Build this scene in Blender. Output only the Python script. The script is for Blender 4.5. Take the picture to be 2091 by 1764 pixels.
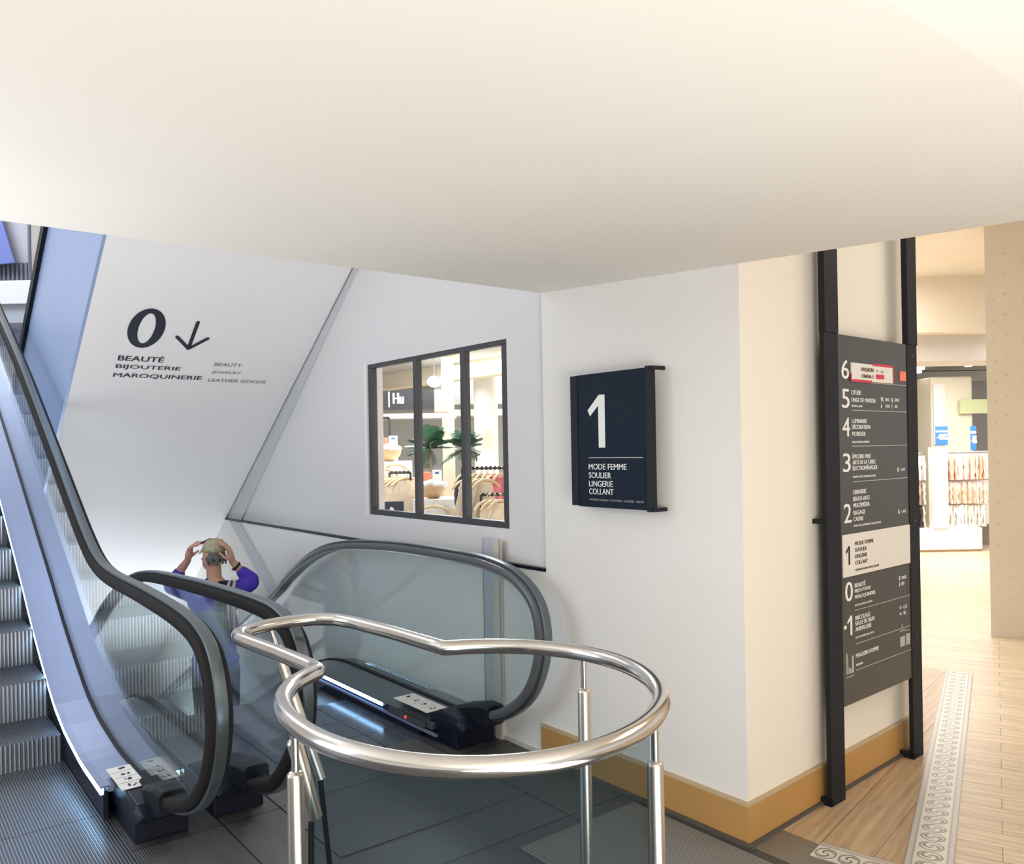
import bpy, bmesh, math, random
from mathutils import Vector, Matrix
for o in list(bpy.data.objects): bpy.data.objects.remove(o, do_unlink=True)
random.seed(7)
S = bpy.context.scene; COL = S.collection
PI = math.pi
# ------------------------------------------------------------------ camera
YAW = math.radians(38.1)
cd = bpy.data.cameras.new('camera'); cam = bpy.data.objects.new('camera', cd); COL.objects.link(cam)
cd.sensor_fit = 'HORIZONTAL'; cd.sensor_width = 36.0; cd.lens = 36.0 * 1690 / 2091
cd.shift_x = 0.0; cd.shift_y = (917 - 882) / 2091.0; cd.clip_start = 0.05
cam.matrix_world = Matrix.Translation((0, 0, 1.6)) @ Matrix.Rotation(-YAW, 4, 'Z') @ Matrix.Rotation(PI / 2, 4, 'X') @ Matrix.Rotation(-0.0175, 4, 'Z')
S.camera = cam
S.view_settings.view_transform = 'Standard'; S.view_settings.look = 'None'
S.view_settings.gamma = 1.0; S.view_settings.use_curve_mapping = False
S.view_settings.exposure = 0.0
# ------------------------------------------------------------------ world + lamps
w = bpy.data.worlds.new('world'); S.world = w; w.use_nodes = True
bg = w.node_tree.nodes['Background']; bg.inputs[0].default_value = (1.0, 0.965, 0.92, 1); bg.inputs[1].default_value = .78
def area(name, loc, size, power, col=(1, 1, 1), rot=(0, 0, 0), sy=None):
    l = bpy.data.lights.new(name, 'AREA'); l.energy = power; l.color = col; l.size = size
    if sy: l.shape = 'RECTANGLE'; l.size_y = sy
    o = bpy.data.objects.new(name, l); COL.objects.link(o); o.location = loc; o.rotation_euler = rot
    return o
area('ceiling_fill', (-0.6, -2.4, 0.4), 3.2, 355, (1, .968, .94), (PI - .35, 0, 0))        # added fill behind the camera to brighten the ceiling, no real fixture
area('floor_fill', (1.0, .05, .06), 1.5, 35, (1, .965, .93), (PI - .25, -.3, 0))  # added unseen fill lifting the ceiling towards the pillar corner
area('floor_fill', (-.75, 3.3, .10), 1.3, 130, (.93, .95, 1.0), (PI - .35, -.45, 0))  # added unseen fill lifting the soffit and the left ceiling
area('atrium_side_fill', (-4.6, 6.0, 2.6), 4.0, 150, (.64, .78, 1.0), (0, -PI / 2 + .05, 0), sy=3.2)   # added unseen cool fill from the left for soffit and cladding
area('atrium_fill', (0.0, 14.5, 7.0), 2.4, 190, (.80, .88, 1.0))  # added fill to brighten the far atrium, stands for no known lamp
area('atrium_fill', (-0.6, 8.2, 6.0), 2.6, 90, (.66, .80, 1.0))
area('well_fill', (1.95, 9.0, -1.85), .9, 80, (.86, .92, 1.0), (PI + .35, 0, 0), sy=.9)  # added fill hidden in the well to lift the dark lower soffit
area('arcade_lamp', (5.2, 0.4, 3.3), 1.6, 34, (1, .96, .88), sy=2.2)
area('arcade_lamp', (7.6, 4.6, 3.3), 1.6, 75, (1, .97, .92))
area('shop_lamp', (11.2, 4.4, 2.74), 2.4, 230, (1, .98, .96))
area('shop_lamp', (5.2, 8.0, 2.66), 1.4, 105, (.97, .98, 1))
area('shop_lamp', (8.0, 9.5, 2.76), 2.4, 150, (1, .98, .96))
area('shop_lamp', (3.9, 5.4, 2.66), 0.9, 120, (.97, .98, 1))

# ------------------------------------------------------------------ materials
MATS = {}
def mat(name, col, rough=.5, metal=0.0, spec=.5, emit=None, es=0, noise=0, nscale=8, bump=0, bscale=200, aniso=0, coat=0):
    if name in MATS: return MATS[name]
    m = bpy.data.materials.new(name); m.use_nodes = True; nt = m.node_tree; b = nt.nodes['Principled BSDF']
    b.inputs['Base Color'].default_value = (*col, 1); b.inputs['Roughness'].default_value = rough
    b.inputs['Metallic'].default_value = metal; b.inputs['Specular IOR Level'].default_value = spec
    b.inputs['Coat Weight'].default_value = coat
    if emit: b.inputs['Emission Color'].default_value = (*emit, 1); b.inputs['Emission Strength'].default_value = es
    tc = nt.nodes.new('ShaderNodeTexCoord')
    if noise:
        n = nt.nodes.new('ShaderNodeTexNoise'); n.inputs['Scale'].default_value = nscale; n.inputs['Detail'].default_value = 4
        nt.links.new(tc.outputs['Object'], n.inputs['Vector'])
        r = nt.nodes.new('ShaderNodeMapRange'); r.inputs[3].default_value = 1 - noise; r.inputs[4].default_value = 1 + noise
        nt.links.new(n.outputs[0], r.inputs[0])
        v = nt.nodes.new('ShaderNodeVectorMath'); v.operation = 'SCALE'; v.inputs[0].default_value = col
        nt.links.new(r.outputs[0], v.inputs['Scale']); nt.links.new(v.outputs[0], b.inputs['Base Color'])
    if bump:
        n2 = nt.nodes.new('ShaderNodeTexNoise'); n2.inputs['Scale'].default_value = bscale
        nt.links.new(tc.outputs['Object'], n2.inputs['Vector'])
        bp = nt.nodes.new('ShaderNodeBump'); bp.inputs['Strength'].default_value = bump; bp.inputs['Distance'].default_value = .002
        nt.links.new(n2.outputs[0], bp.inputs['Height']); nt.links.new(bp.outputs[0], b.inputs['Normal'])
    MATS[name] = m; return m
def ribmat(name, c1, c2, axis, pitch, rough=.4, metal=.3, tile=None, tilec=None):
    m = bpy.data.materials.new(name); m.use_nodes = True; nt = m.node_tree; b = nt.nodes['Principled BSDF']; L = nt.links
    tc = nt.nodes.new('ShaderNodeTexCoord'); sx = nt.nodes.new('ShaderNodeSeparateXYZ'); L.new(tc.outputs['Object'], sx.inputs[0])
    mu = nt.nodes.new('ShaderNodeMath'); mu.operation = 'MULTIPLY'; mu.inputs[1].default_value = 2 * PI / pitch; L.new(sx.outputs[axis], mu.inputs[0])
    sn = nt.nodes.new('ShaderNodeMath'); sn.operation = 'SINE'; L.new(mu.outputs[0], sn.inputs[0])
    mr = nt.nodes.new('ShaderNodeMapRange'); mr.inputs[1].default_value = -.5; mr.inputs[2].default_value = .5; L.new(sn.outputs[0], mr.inputs[0])
    mx = nt.nodes.new('ShaderNodeMix'); mx.data_type = 'RGBA'; mx.inputs[6].default_value = (*c1, 1); mx.inputs[7].default_value = (*c2, 1)
    L.new(mr.outputs[0], mx.inputs[0]); out = mx.outputs[2]
    if tile:
        br = nt.nodes.new('ShaderNodeTexBrick'); br.offset = 0; br.inputs['Scale'].default_value = 1; br.inputs['Mortar Size'].default_value = .006
        br.inputs['Brick Width'].default_value = tile[0]; br.inputs['Row Height'].default_value = tile[1]
        br.inputs['Color1'].default_value = (1, 1, 1, 1); br.inputs['Color2'].default_value = (.75, .75, .78, 1); br.inputs['Mortar'].default_value = (.25, .25, .27, 1)
        L.new(tc.outputs['Object'], br.inputs['Vector'])
        m2 = nt.nodes.new('ShaderNodeMix'); m2.data_type = 'RGBA'; m2.blend_type = 'MULTIPLY'; m2.inputs[0].default_value = 1
        L.new(out, m2.inputs[6]); L.new(br.outputs[0], m2.inputs[7]); out = m2.outputs[2]
    L.new(out, b.inputs['Base Color']); b.inputs['Roughness'].default_value = rough; b.inputs['Metallic'].default_value = metal
    bp = nt.nodes.new('ShaderNodeBump'); bp.inputs['Strength'].default_value = .5; bp.inputs['Distance'].default_value = .003
    L.new(mr.outputs[0], bp.inputs['Height']); L.new(bp.outputs[0], b.inputs['Normal'])
    return m
def woodmat(name, c1, c2, rot, rough=.38, plank=(1.3, .13)):
    m = bpy.data.materials.new(name); m.use_nodes = True; nt = m.node_tree; b = nt.nodes['Principled BSDF']; L = nt.links
    tc = nt.nodes.new('ShaderNodeTexCoord'); mp = nt.nodes.new('ShaderNodeMapping'); mp.inputs['Rotation'].default_value = (0, 0, -rot)
    L.new(tc.outputs['Object'], mp.inputs[0])
    br = nt.nodes.new('ShaderNodeTexBrick'); br.offset = .37; br.inputs['Scale'].default_value = 1; br.inputs['Mortar Size'].default_value = .0022
    br.inputs['Brick Width'].default_value = plank[0]; br.inputs['Row Height'].default_value = plank[1]; br.inputs['Bias'].default_value = 0
    br.inputs['Color1'].default_value = (*c1, 1); br.inputs['Color2'].default_value = (*c2, 1); br.inputs['Mortar'].default_value = (c1[0] * .45, c1[1] * .4, c1[2] * .35, 1)
    L.new(mp.outputs[0], br.inputs['Vector'])
    m2p = nt.nodes.new('ShaderNodeMapping'); m2p.inputs['Scale'].default_value = (1.6, 22, 1); L.new(mp.outputs[0], m2p.inputs[0])
    n = nt.nodes.new('ShaderNodeTexNoise'); n.inputs['Scale'].default_value = 2.2; n.inputs['Detail'].default_value = 6; n.inputs['Distortion'].default_value = .9
    L.new(m2p.outputs[0], n.inputs['Vector'])
    r = nt.nodes.new('ShaderNodeMapRange'); r.inputs[1].default_value = .3; r.inputs[2].default_value = .7; r.inputs[3].default_value = .80; r.inputs[4].default_value = 1.12
    L.new(n.outputs[0], r.inputs[0])
    wv = nt.nodes.new('ShaderNodeTexWave'); wv.wave_type = 'RINGS'; wv.inputs['Scale'].default_value = 2.3; wv.inputs['Distortion'].default_value = 7; wv.inputs['Detail'].default_value = 2
    m3p = nt.nodes.new('ShaderNodeMapping'); m3p.inputs['Scale'].default_value = (.5, 3.2, 1); L.new(mp.outputs[0], m3p.inputs[0]); L.new(m3p.outputs[0], wv.inputs[0])
    r2 = nt.nodes.new('ShaderNodeMapRange'); r2.inputs[3].default_value = .90; r2.inputs[4].default_value = 1.05; L.new(wv.outputs['Fac'], r2.inputs[0])
    mm = nt.nodes.new('ShaderNodeMath'); mm.operation = 'MULTIPLY'; L.new(r.outputs[0], mm.inputs[0]); L.new(r2.outputs[0], mm.inputs[1])
    v = nt.nodes.new('ShaderNodeVectorMath'); v.operation = 'SCALE'; L.new(br.outputs[0], v.inputs[0]); L.new(mm.outputs[0], v.inputs['Scale'])
    L.new(v.outputs[0], b.inputs['Base Color']); b.inputs['Roughness'].default_value = rough
    return m
def glassmat(name, tint, refl=1.0, rough=.02, veil=0.0, veilc=(.8, .85, .9)):
    m = bpy.data.materials.new(name); m.use_nodes = True; nt = m.node_tree; L = nt.links
    nt.nodes.remove(nt.nodes['Principled BSDF']); out = nt.nodes['Material Output']
    t = nt.nodes.new('ShaderNodeBsdfTransparent'); t.inputs[0].default_value = (*tint, 1)
    g = nt.nodes.new('ShaderNodeBsdfGlossy'); g.inputs['Roughness'].default_value = rough
    lw = nt.nodes.new('ShaderNodeLayerWeight'); lw.inputs[0].default_value = .5
    pw = nt.nodes.new('ShaderNodeMath'); pw.operation = 'POWER'; pw.inputs[1].default_value = 4; L.new(lw.outputs['Facing'], pw.inputs[0])
    mu = nt.nodes.new('ShaderNodeMath'); mu.operation = 'MULTIPLY_ADD'; mu.inputs[1].default_value = .9 * refl; mu.inputs[2].default_value = .045 * refl; mu.use_clamp = True; L.new(pw.outputs[0], mu.inputs[0])
    mx = nt.nodes.new('ShaderNodeMixShader'); L.new(mu.outputs[0], mx.inputs[0]); L.new(t.outputs[0], mx.inputs[1]); L.new(g.outputs[0], mx.inputs[2])
    last = mx.outputs[0]
    if veil:
        d = nt.nodes.new('ShaderNodeBsdfDiffuse'); d.inputs[0].default_value = (*veilc, 1)
        m2 = nt.nodes.new('ShaderNodeMixShader'); m2.inputs[0].default_value = veil; L.new(last, m2.inputs[1]); L.new(d.outputs[0], m2.inputs[2]); last = m2.outputs[0]
    L.new(last, out.inputs[0]); return m

cream = mat('cream_ceiling_paint', (.86, .82, .74), .9, noise=.015, nscale=1.2, bump=.1, bscale=60)
white = mat('white_wall_paint', (.83, .80, .755), .85, noise=.02, nscale=2, bump=.12, bscale=80)
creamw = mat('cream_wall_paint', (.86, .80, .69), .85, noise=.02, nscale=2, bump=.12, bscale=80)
soffm = mat('soffit_paint', (.86, .84, .83), .55, noise=.015, nscale=1.5)
greyw = mat('grey_wall_paint', (.73, .705, .69), .8, noise=.02, nscale=2)
bandm = mat('shade_band_grey', (.58, .59, .60), .6, noise=.02)  # grey that stands in for shade on the escalator walls
bluem = mat('blue_grey_cladding', (.36, .46, .70), .35, .25, noise=.03, nscale=1.2)
base_wood = mat('oak_skirting', (.50, .275, .085), .5, noise=.10, nscale=2.5)
joint = mat('skirting_top_edge', (.55, .42, .26), .7)
grime = mat('floor_joint', (.10, .085, .07), .8)
carp = ribmat('ribbed_dark_floor', (.085, .084, .086), (.15, .147, .145), 'X', .010, .42, .35, (1.2, .9))
matm = ribmat('ribbed_mat', (.14, .138, .13), (.30, .29, .265), 'X', .016, .5, .2)
comb = ribmat('comb_plate_metal', (.07, .075, .085), (.24, .25, .28), 'X', .0125, .30, .8)
landm = ribmat('landing_plate', (.11, .13, .16), (.16, .19, .23), 'X', .012, .16, .5, (.55, .30))
stepm = ribmat('step_metal', (.12, .13, .15), (.42, .43, .46), 'X', .020, .32, .75)
darkmetal = mat('threshold_plate', (.24, .215, .185), .4, .4, noise=.06, nscale=10)
woodA = woodmat('oak_floor', (.72, .575, .41), (.66, .52, .36), math.radians(111.6))
woodB = woodmat('brown_oak_floor', (.56, .40, .25), (.50, .35, .22), math.radians(12), plank=(1.1, .2))
rubber = mat('black_handrail_rubber', (.022, .020, .020), .55, 0, .09)
greyrub = mat('grey_handrail_rubber', (.11, .112, .12), .30, .1, .5)
blackpl = mat('navy_black_plastic', (.005, .007, .018), .36, 0, .22, noise=.1)
deckm = mat('brushed_deck_aluminium', (.30, .345, .50), .36, .6, noise=.04, nscale=3)
deckd = mat('dark_steel_deck', (.16, .19, .21), .28, .75, noise=.05, nscale=3)
skirtm = mat('dark_skirt_panel', (.006, .009, .020), .4, 0, .25)
gasket = mat('black_rubber_gasket', (.006, .008, .012), .5, 0, .25)
ledm = mat('cool_led_tube', (.8, .9, 1), .4, emit=(.36, .66, 1.0), es=9)
steel = mat('brushed_stainless', (.74, .71, .665), .17, 1.0, noise=.09, nscale=14)
postst = mat('satin_stainless_post', (.70, .645, .57), .28, 1.0, noise=.04, nscale=20)
signblk = mat('navy_black_sign_face', (.007, .015, .029), .55, 0, .18, noise=.05)
signfr = mat('black_sign_frame', (.018, .020, .026), .55, 0, .2)
dirm = mat('charcoal_directory_face', (.060, .060, .056), .36, 0, .45)
postm = mat('black_steel_post', (.013, .015, .019), .55, 0, .2)
ink = mat('white_lettering', (.86, .85, .82), .6)
ink2 = mat('grey_lettering', (.45, .44, .42), .6)
inkblk = mat('black_lettering', (.010, .014, .025), .6)
inkgrey = mat('charcoal_lettering', (.10, .10, .12), .6)
brown = mat('brown_lettering', (.16, .10, .07), .6)
redm = mat('red_print', (.62, .03, .07), .5); orange = mat('orange_print', (.9, .22, .12), .5); bluep = mat('blue_print', (.04, .16, .50), .5)
wpanel = mat('cream_floor_panel', (.80, .76, .69), .45)
winfr = mat('grey_window_frame', (.070, .073, .078), .45, .1, .3)
steelstrip = mat('grey_steel_strip', (.56, .58, .61), .45, .2)
seamm = mat('seam_brown', (.25, .22, .20), .7)
creamstrip = mat('cream_metal_strip', (.62, .57, .50), .5)
glass = glassmat('balustrade_glass', (.92, .955, .96), .8, .01, .018, (.5, .6, .62))
glassc = glassmat('window_glass', (.97, .98, .98), .7)
glassd = glassmat('smoked_glass', (.74, .80, .82), .0, .12, .10, (.04, .06, .07))
acryl = glassmat('acrylic_edge', (.85, .86, .86), 1.5)

# ------------------------------------------------------------------ helpers
def box(bm, x0, x1, y0, y1, z0, z1, M=None):
    vs = [bm.verts.new(Vector(p) if M is None else M @ Vector(p)) for p in
          [(x0, y0, z0), (x1, y0, z0), (x1, y1, z0), (x0, y1, z0), (x0, y0, z1), (x1, y0, z1), (x1, y1, z1), (x0, y1, z1)]]
    for f in [(3, 2, 1, 0), (4, 5, 6, 7), (0, 1, 5, 4), (1, 2, 6, 5), (2, 3, 7, 6), (3, 0, 4, 7)]: bm.faces.new([vs[i] for i in f])
def prism(bm, pts, off):
    """closed polygon of 3-D points extruded by the vector off"""
    off = Vector(off); a = [bm.verts.new(Vector(p)) for p in pts]; b = [bm.verts.new(Vector(p) + off) for p in pts]; n = len(pts)
    bm.faces.new(a[::-1]); bm.faces.new(b)
    for i in range(n): bm.faces.new([a[i], a[(i + 1) % n], b[(i + 1) % n], b[i]])
def loft(bm, rings, closed=True, caps=True, loop=False):
    R = [[bm.verts.new(Vector(p)) for p in r] for r in rings]; n = len(R[0]); m = len(R)
    for i in range(m if loop else m - 1):
        A, B = R[i], R[(i + 1) % m]
        for j in range(n if closed else n - 1): bm.faces.new([A[j], A[(j + 1) % n], B[(j + 1) % n], B[j]])
    if caps and closed and not loop: bm.faces.new(R[0][::-1]); bm.faces.new(R[-1])
def smoothpath(pts, n=6, loop=False):
    P = [Vector(p) for p in pts]; out = []; N = len(P)
    rng = range(N) if loop else range(N - 1)
    for i in rng:
        p0 = P[(i - 1) % N] if loop or i > 0 else P[0]; p1 = P[i]; p2 = P[(i + 1) % N]; p3 = P[(i + 2) % N] if loop or i + 2 < N else P[-1]
        for k in range(n):
            t = k / n
            out.append(.5 * ((2 * p1) + (p2 - p0) * t + (2 * p0 - 5 * p1 + 4 * p2 - p3) * t * t + (3 * p1 - p0 - 3 * p2 + p3) * t ** 3))
    if not loop: out.append(P[-1])
    return out
def tube(bm, pts, r, seg=16, loop=False, ref=(0, 0, 1), r2=None):
    P = [Vector(p) for p in pts]; rings = []; n = len(P)
    for i in range(n):
        a = P[(i - 1) % n] if loop or i > 0 else P[i]; b = P[(i + 1) % n] if loop or i < n - 1 else P[i]
        t = (b - a).normalized(); rf = Vector(ref)
        if abs(t.dot(rf)) > .98: rf = Vector((1, 0, 0)) if abs(t.x) < .9 else Vector((0, 1, 0))
        s = t.cross(rf).normalized(); u = s.cross(t)
        rr = r if r2 is None else r + (r2 - r) * i / (n - 1)
        rings.append([P[i] + (s * math.cos(2 * PI * k / seg) + u * math.sin(2 * PI * k / seg)) * rr for k in range(seg)])
    loft(bm, rings, loop=loop)
def sweep_yz(bm, path, x, wd, th):
    """rounded flat band (a handrail) along a (y, z) path in the plane x"""
    prof = [(-.5, -.25), (-.42, -.5), (-.2, -.5), (.2, -.5), (.42, -.5), (.5, -.25), (.5, .2), (.4, .45), (.15, .5), (-.15, .5), (-.4, .45), (-.5, .2)]
    rings = []; n = len(path)
    for i in range(n):
        a = path[max(i - 1, 0)]; b = path[min(i + 1, n - 1)]
        t = Vector((0, b[0] - a[0], b[1] - a[1])).normalized(); nrm = Vector((1, 0, 0)).cross(t)
        rings.append([Vector((x + p[0] * wd, path[i][0], path[i][1])) - nrm * (-p[1] * th) for p in prof])
    loft(bm, rings)
def sphere(bm, c, r, u=12, v=8, sc=(1, 1, 1), M=None):
    mm = Matrix.Translation(c) @ (M or Matrix.Identity(4)) @ Matrix.Diagonal((*[r * s for s in sc], 1))
    bmesh.ops.create_uvsphere(bm, u_segments=u, v_segments=v, radius=1, matrix=mm)
def obj(name, bm, m, parent=None, smooth=False, bevel=0, kind=None, label=None, keep=False):
    bmesh.ops.recalc_face_normals(bm, faces=bm.faces)
    me = bpy.data.meshes.new(name); bm.to_mesh(me); bm.free()
    for mm in (m if isinstance(m, (list, tuple)) else [m]): me.materials.append(mm)
    if smooth:
        for p in me.polygons: p.use_smooth = True
        try: me.set_sharp_from_angle(angle=math.radians(40))
        except Exception: pass
    o = bpy.data.objects.new(name, me); COL.objects.link(o)
    if bevel:
        b = o.modifiers.new('bevel', 'BEVEL'); b.width = bevel; b.segments = 2; b.limit_method = 'ANGLE'
    if parent:
        o.parent = parent
        if keep: o.matrix_parent_inverse = Matrix.Translation(-parent.location)
    if kind: o['kind'] = kind
    if label: o['label'] = label
    return o
def tag(o, label, cat, group=None):
    o['label'] = label; o['category'] = cat
    if group: o['group'] = group
    return o
def thing(name, label, cat, loc=(0, 0, 0), rotz=0, group=None):
    o = bpy.data.objects.new(name, None); COL.objects.link(o); o.location = loc; o.rotation_euler = (0, 0, rotz); o.empty_display_size = .1
    return tag(o, label, cat, group)
def dup(root, label=None, group=None):
    r = root.copy(); COL.objects.link(r)
    if label: r['label'] = label
    if group: r['group'] = group
    for ch in list(root.children):
        c = ch.copy(); COL.objects.link(c); c.parent = r
        for g in ch.children: d = g.copy(); COL.objects.link(d); d.parent = c
    return r
def part(name, bm, m, root, **k): return obj(name, bm, m, root, keep=True, **k)   # geometry given in world coordinates, thing unrotated
TX = {}
def glyphs(s, bold=0.0):
    """the string's outline as a flat triangulated mesh, scaled to the unit box"""
    k = (s, bold)
    if k in TX: return TX[k]
    cu = bpy.data.curves.new('t', 'FONT'); cu.body = s; cu.size = 1; cu.offset = bold; cu.resolution_u = 3
    o = bpy.data.objects.new('t', cu); COL.objects.link(o)
    me = bpy.data.meshes.new_from_object(o.evaluated_get(bpy.context.evaluated_depsgraph_get()))
    vs = [v.co.copy() for v in me.vertices]; fs = [list(p.vertices) for p in me.polygons]
    bpy.data.objects.remove(o, do_unlink=True); bpy.data.meshes.remove(me)
    x0 = min(v.x for v in vs); x1 = max(v.x for v in vs); y0 = min(v.y for v in vs); y1 = max(v.y for v in vs)
    vs = [((v.x - x0) / (x1 - x0), (v.y - y0) / (y1 - y0)) for v in vs]
    TX[k] = (vs, fs); return TX[k]
def put(bm, s, O, U, V, w_, h_, bold=0.0, shear=0):
    vs, fs = glyphs(s); O0 = Vector(O); U = Vector(U); V = Vector(V)
    for k in ((-1, 0, 1) if bold else (0,)):                    # bold = the same outline struck three times
      O = O0 + U * k * bold * h_ * 3 + U.cross(V) * (k + 1) * .0004
      B = [bm.verts.new(O + U * (v[0] * w_ + shear * v[1] * h_) + V * v[1] * h_) for v in vs]
      for f in fs:
        try: bm.faces.new([B[i] for i in f])
        except ValueError: pass
def quad(bm, O, U, V, w_, h_):
    O = Vector(O); U = Vector(U); V = Vector(V)
    bm.faces.new([bm.verts.new(p) for p in (O, O + U * w_, O + U * w_ + V * h_, O + V * h_)])
B = bmesh.new
def struct(name, bm, m, **k): return obj(name, bm, m, kind='structure', **k)

# ------------------------------------------------------------------ setting: floors
HX0, HX1, HY = 1.17, 2.774, 4.85         # opening of the descending escalator
bm = B(); box(bm, -6, 2.76, -6, HY, -.12, 0); box(bm, -6, HX0, HY, 17, -.12, 0); struct('floor', bm, carp)
a = math.radians(21.6); ux, uy = math.cos(a), math.sin(a)
P0 = Vector((3.086, 1.571, 0)); D_ = Vector((ux, uy, 0)); N_ = Vector((uy, -ux, 0)); WS = .165
sA = P0 - D_ * .115; sB = P0 + D_ * 3.05
bm = B()                                     # brown oak between the wall and the inlaid strip
prism(bm, [(2.98, 2.3, -.1), (2.98, sA.y, -.1), (sB.x, sB.y, -.1), (sB.x, 3.2, -.1)], (0, 0, .1)); struct('floor', bm, woodB)
bm = B(); q = sA + N_ * WS; r_ = sB + N_ * WS
prism(bm, [(2.98, q.y, -.1), (2.98, -6, -.1), (18, -6, -.1), (18, 17, -.1), (sB.x + .001, 17, -.1), (sB.x + .001, sB.y, -.1), (r_.x, r_.y, -.1)], (0, 0, .1))
prism(bm, [(2.93, 3.3, -.1), (sB.x, 3.3, -.1), (sB.x, 17, -.1), (2.93, 17, -.1)], (0, 0, .1)); struct('floor', bm, woodA)
bm = B(); box(bm, 2.76, 2.98, -6, 2.045, -.1, .002); struct('floor', bm, darkmetal)
bm = B(); box(bm, 2.05, 2.70, .8, 2.6, 0, .008); tag(obj('floor_mat', bm, matm), 'ribbed grey entrance mat along the foot of the white wall', 'mat')

# ornamental strip
def stripmat():
    m = bpy.data.materials.new('ornamental_inlay'); m.use_nodes = True; nt = m.node_tree; b = nt.nodes['Principled BSDF']; L = nt.links
    def M(op, a=None, bb=None, c=None):
        n = nt.nodes.new('ShaderNodeMath'); n.operation = op
        for i, v in enumerate((a, bb, c)):
            if v is None: continue
            if isinstance(v, (int, float)): n.inputs[i].default_value = v
            else: L.new(v, n.inputs[i])
        return n.outputs[0]
    tc = nt.nodes.new('ShaderNodeTexCoord'); sx = nt.nodes.new('ShaderNodeSeparateXYZ'); L.new(tc.outputs['Object'], sx.inputs[0]); X, Y = sx.outputs[0], sx.outputs[1]
    pitch = .088
    fx = M('SUBTRACT', M('FRACT', M('DIVIDE', X, pitch)), .5)
    cx = M('MULTIPLY', fx, pitch); cy = M('SUBTRACT', M('ABSOLUTE', M('ADD', Y, WS / 2)), 0)
    cy = M('ADD', Y, WS / 2)
    d = M('SQRT', M('ADD', M('POWER', cx, 2), M('POWER', M('MULTIPLY', cy, .85), 2)))
    ang = M('ARCTAN2', cy, cx)
    ring = M('LESS_THAN', M('ABSOLUTE', M('SUBTRACT', d, .036)), .0035)
    sw = M('SINE', M('ADD', M('MULTIPLY', ang, 2), M('MULTIPLY', d, 210)))
    inner = M('MULTIPLY', M('GREATER_THAN', sw, .35), M('LESS_THAN', d, .030))
    pat = M('MAXIMUM', ring, inner)
    edge = M('GREATER_THAN', M('ABSOLUTE', cy), WS / 2 - .028)
    line = M('LESS_THAN', M('ABSOLUTE', M('SUBTRACT', M('ABSOLUTE', cy), WS / 2 - .022)), .003)
    line2 = M('GREATER_THAN', M('ABSOLUTE', cy), WS / 2 - .004)
    pat = M('MAXIMUM', M('MULTIPLY', pat, M('SUBTRACT', 1, edge)), M('MAXIMUM', line, line2))
    mx = nt.nodes.new('ShaderNodeMix'); mx.data_type = 'RGBA'; mx.inputs[6].default_value = (.66, .62, .55, 1); mx.inputs[7].default_value = (.25, .225, .19, 1)
    L.new(pat, mx.inputs[0])
    m2 = nt.nodes.new('ShaderNodeMix'); m2.data_type = 'RGBA'; m2.inputs[7].default_value = (.42, .40, .38, 1)
    L.new(mx.outputs[2], m2.inputs[6]); L.new(M('MULTIPLY', edge, .6), m2.inputs[0]); L.new(m2.outputs[2], b.inputs['Base Color']); b.inputs['Roughness'].default_value = .35
    return m
stm = stripmat()
bm = B(); box(bm, 0, 3.165, -WS, 0, -.05, .004)
o = obj('floor_border', bm, stm); o.location = sA; o.rotation_euler = (0, 0, a)
tag(o, 'long inlaid floor border with grey scroll ornament running to the shop', 'floor border')
bm = B(); box(bm, 0, .62, -.13, 0, -.05, .005); o = obj('floor_border', bm, stm); o.location = (3.0, 1.86, 0); o.rotation_euler = (0, 0, math.radians(-78))
tag(o, 'short piece of scroll border beside the grey threshold plate', 'floor border')

# ceiling slab above the camera (its underside dips slightly towards the viewer)
bm = B(); zc = lambda y: 2.405 - .062 * (3.27 - max(y, .6))
prism(bm, [(2.774, 3.27, zc(3.27)), (2.774, .6, zc(.6)), (2.774, -4.2, zc(.6)), (2.774, -4.2, 2.9), (2.774, 3.27, 2.9)], (-8.5, 0, 0)); struct('ceiling', bm, cream)
# pillar block carrying the sign and the directory
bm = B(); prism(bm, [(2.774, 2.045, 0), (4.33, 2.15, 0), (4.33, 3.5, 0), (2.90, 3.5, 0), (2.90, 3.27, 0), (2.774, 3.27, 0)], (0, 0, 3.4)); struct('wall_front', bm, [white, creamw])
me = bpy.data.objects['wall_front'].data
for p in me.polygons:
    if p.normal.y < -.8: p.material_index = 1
# lower escalator wall with ledge, upper window wall, lower pit wall
bm = B(); box(bm, 2.774, 2.9, 3.27, 15, -4, .975); struct('wall_escalator', bm, white)
bm = B(); WX0, WX1 = 2.80, 2.92
box(bm, WX0, WX1, 3.27, 3.605, .975, 3.5); box(bm, WX0, WX1, 5.205, 15, .975, 3.5); box(bm, WX0, WX1, 3.605, 5.205, .975, 1.160); box(bm, WX0, WX1, 3.605, 5.205, 2.21, 3.5)
struct('wall_window', bm, greyw)
bm = B(); box(bm, 2.768, 2.80, 3.27, 8.12, .962, .978); struct('trim_1', bm, blackpl)
bm = B(); box(bm, 2.762, 2.773, 3.28, 3.56, 1.035, 1.04); bm.free()
# grey band painting in the shade beside the overhead cladding on the window wall
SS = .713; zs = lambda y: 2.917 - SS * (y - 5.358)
bm = B(); prism(bm, [(2.786, 4.9, zs(4.9)), (2.786, 8.136, .978), (2.786, 7.70, .978), (2.786, 4.83, zs(4.83))], (.02, 0, 0)); struct('shade_band_1', bm, bandm)
bm = B(); prism(bm, [(2.765, 7.95, .95), (2.765, 7.68, .95), (2.765, 5.9, -.10), (2.765, 6.15, -.15)], (.012, 0, 0)); struct('shade_band_2', bm, bandm)  # sloping grey strip painting a shadow and reflection band onto the lower wall
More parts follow.
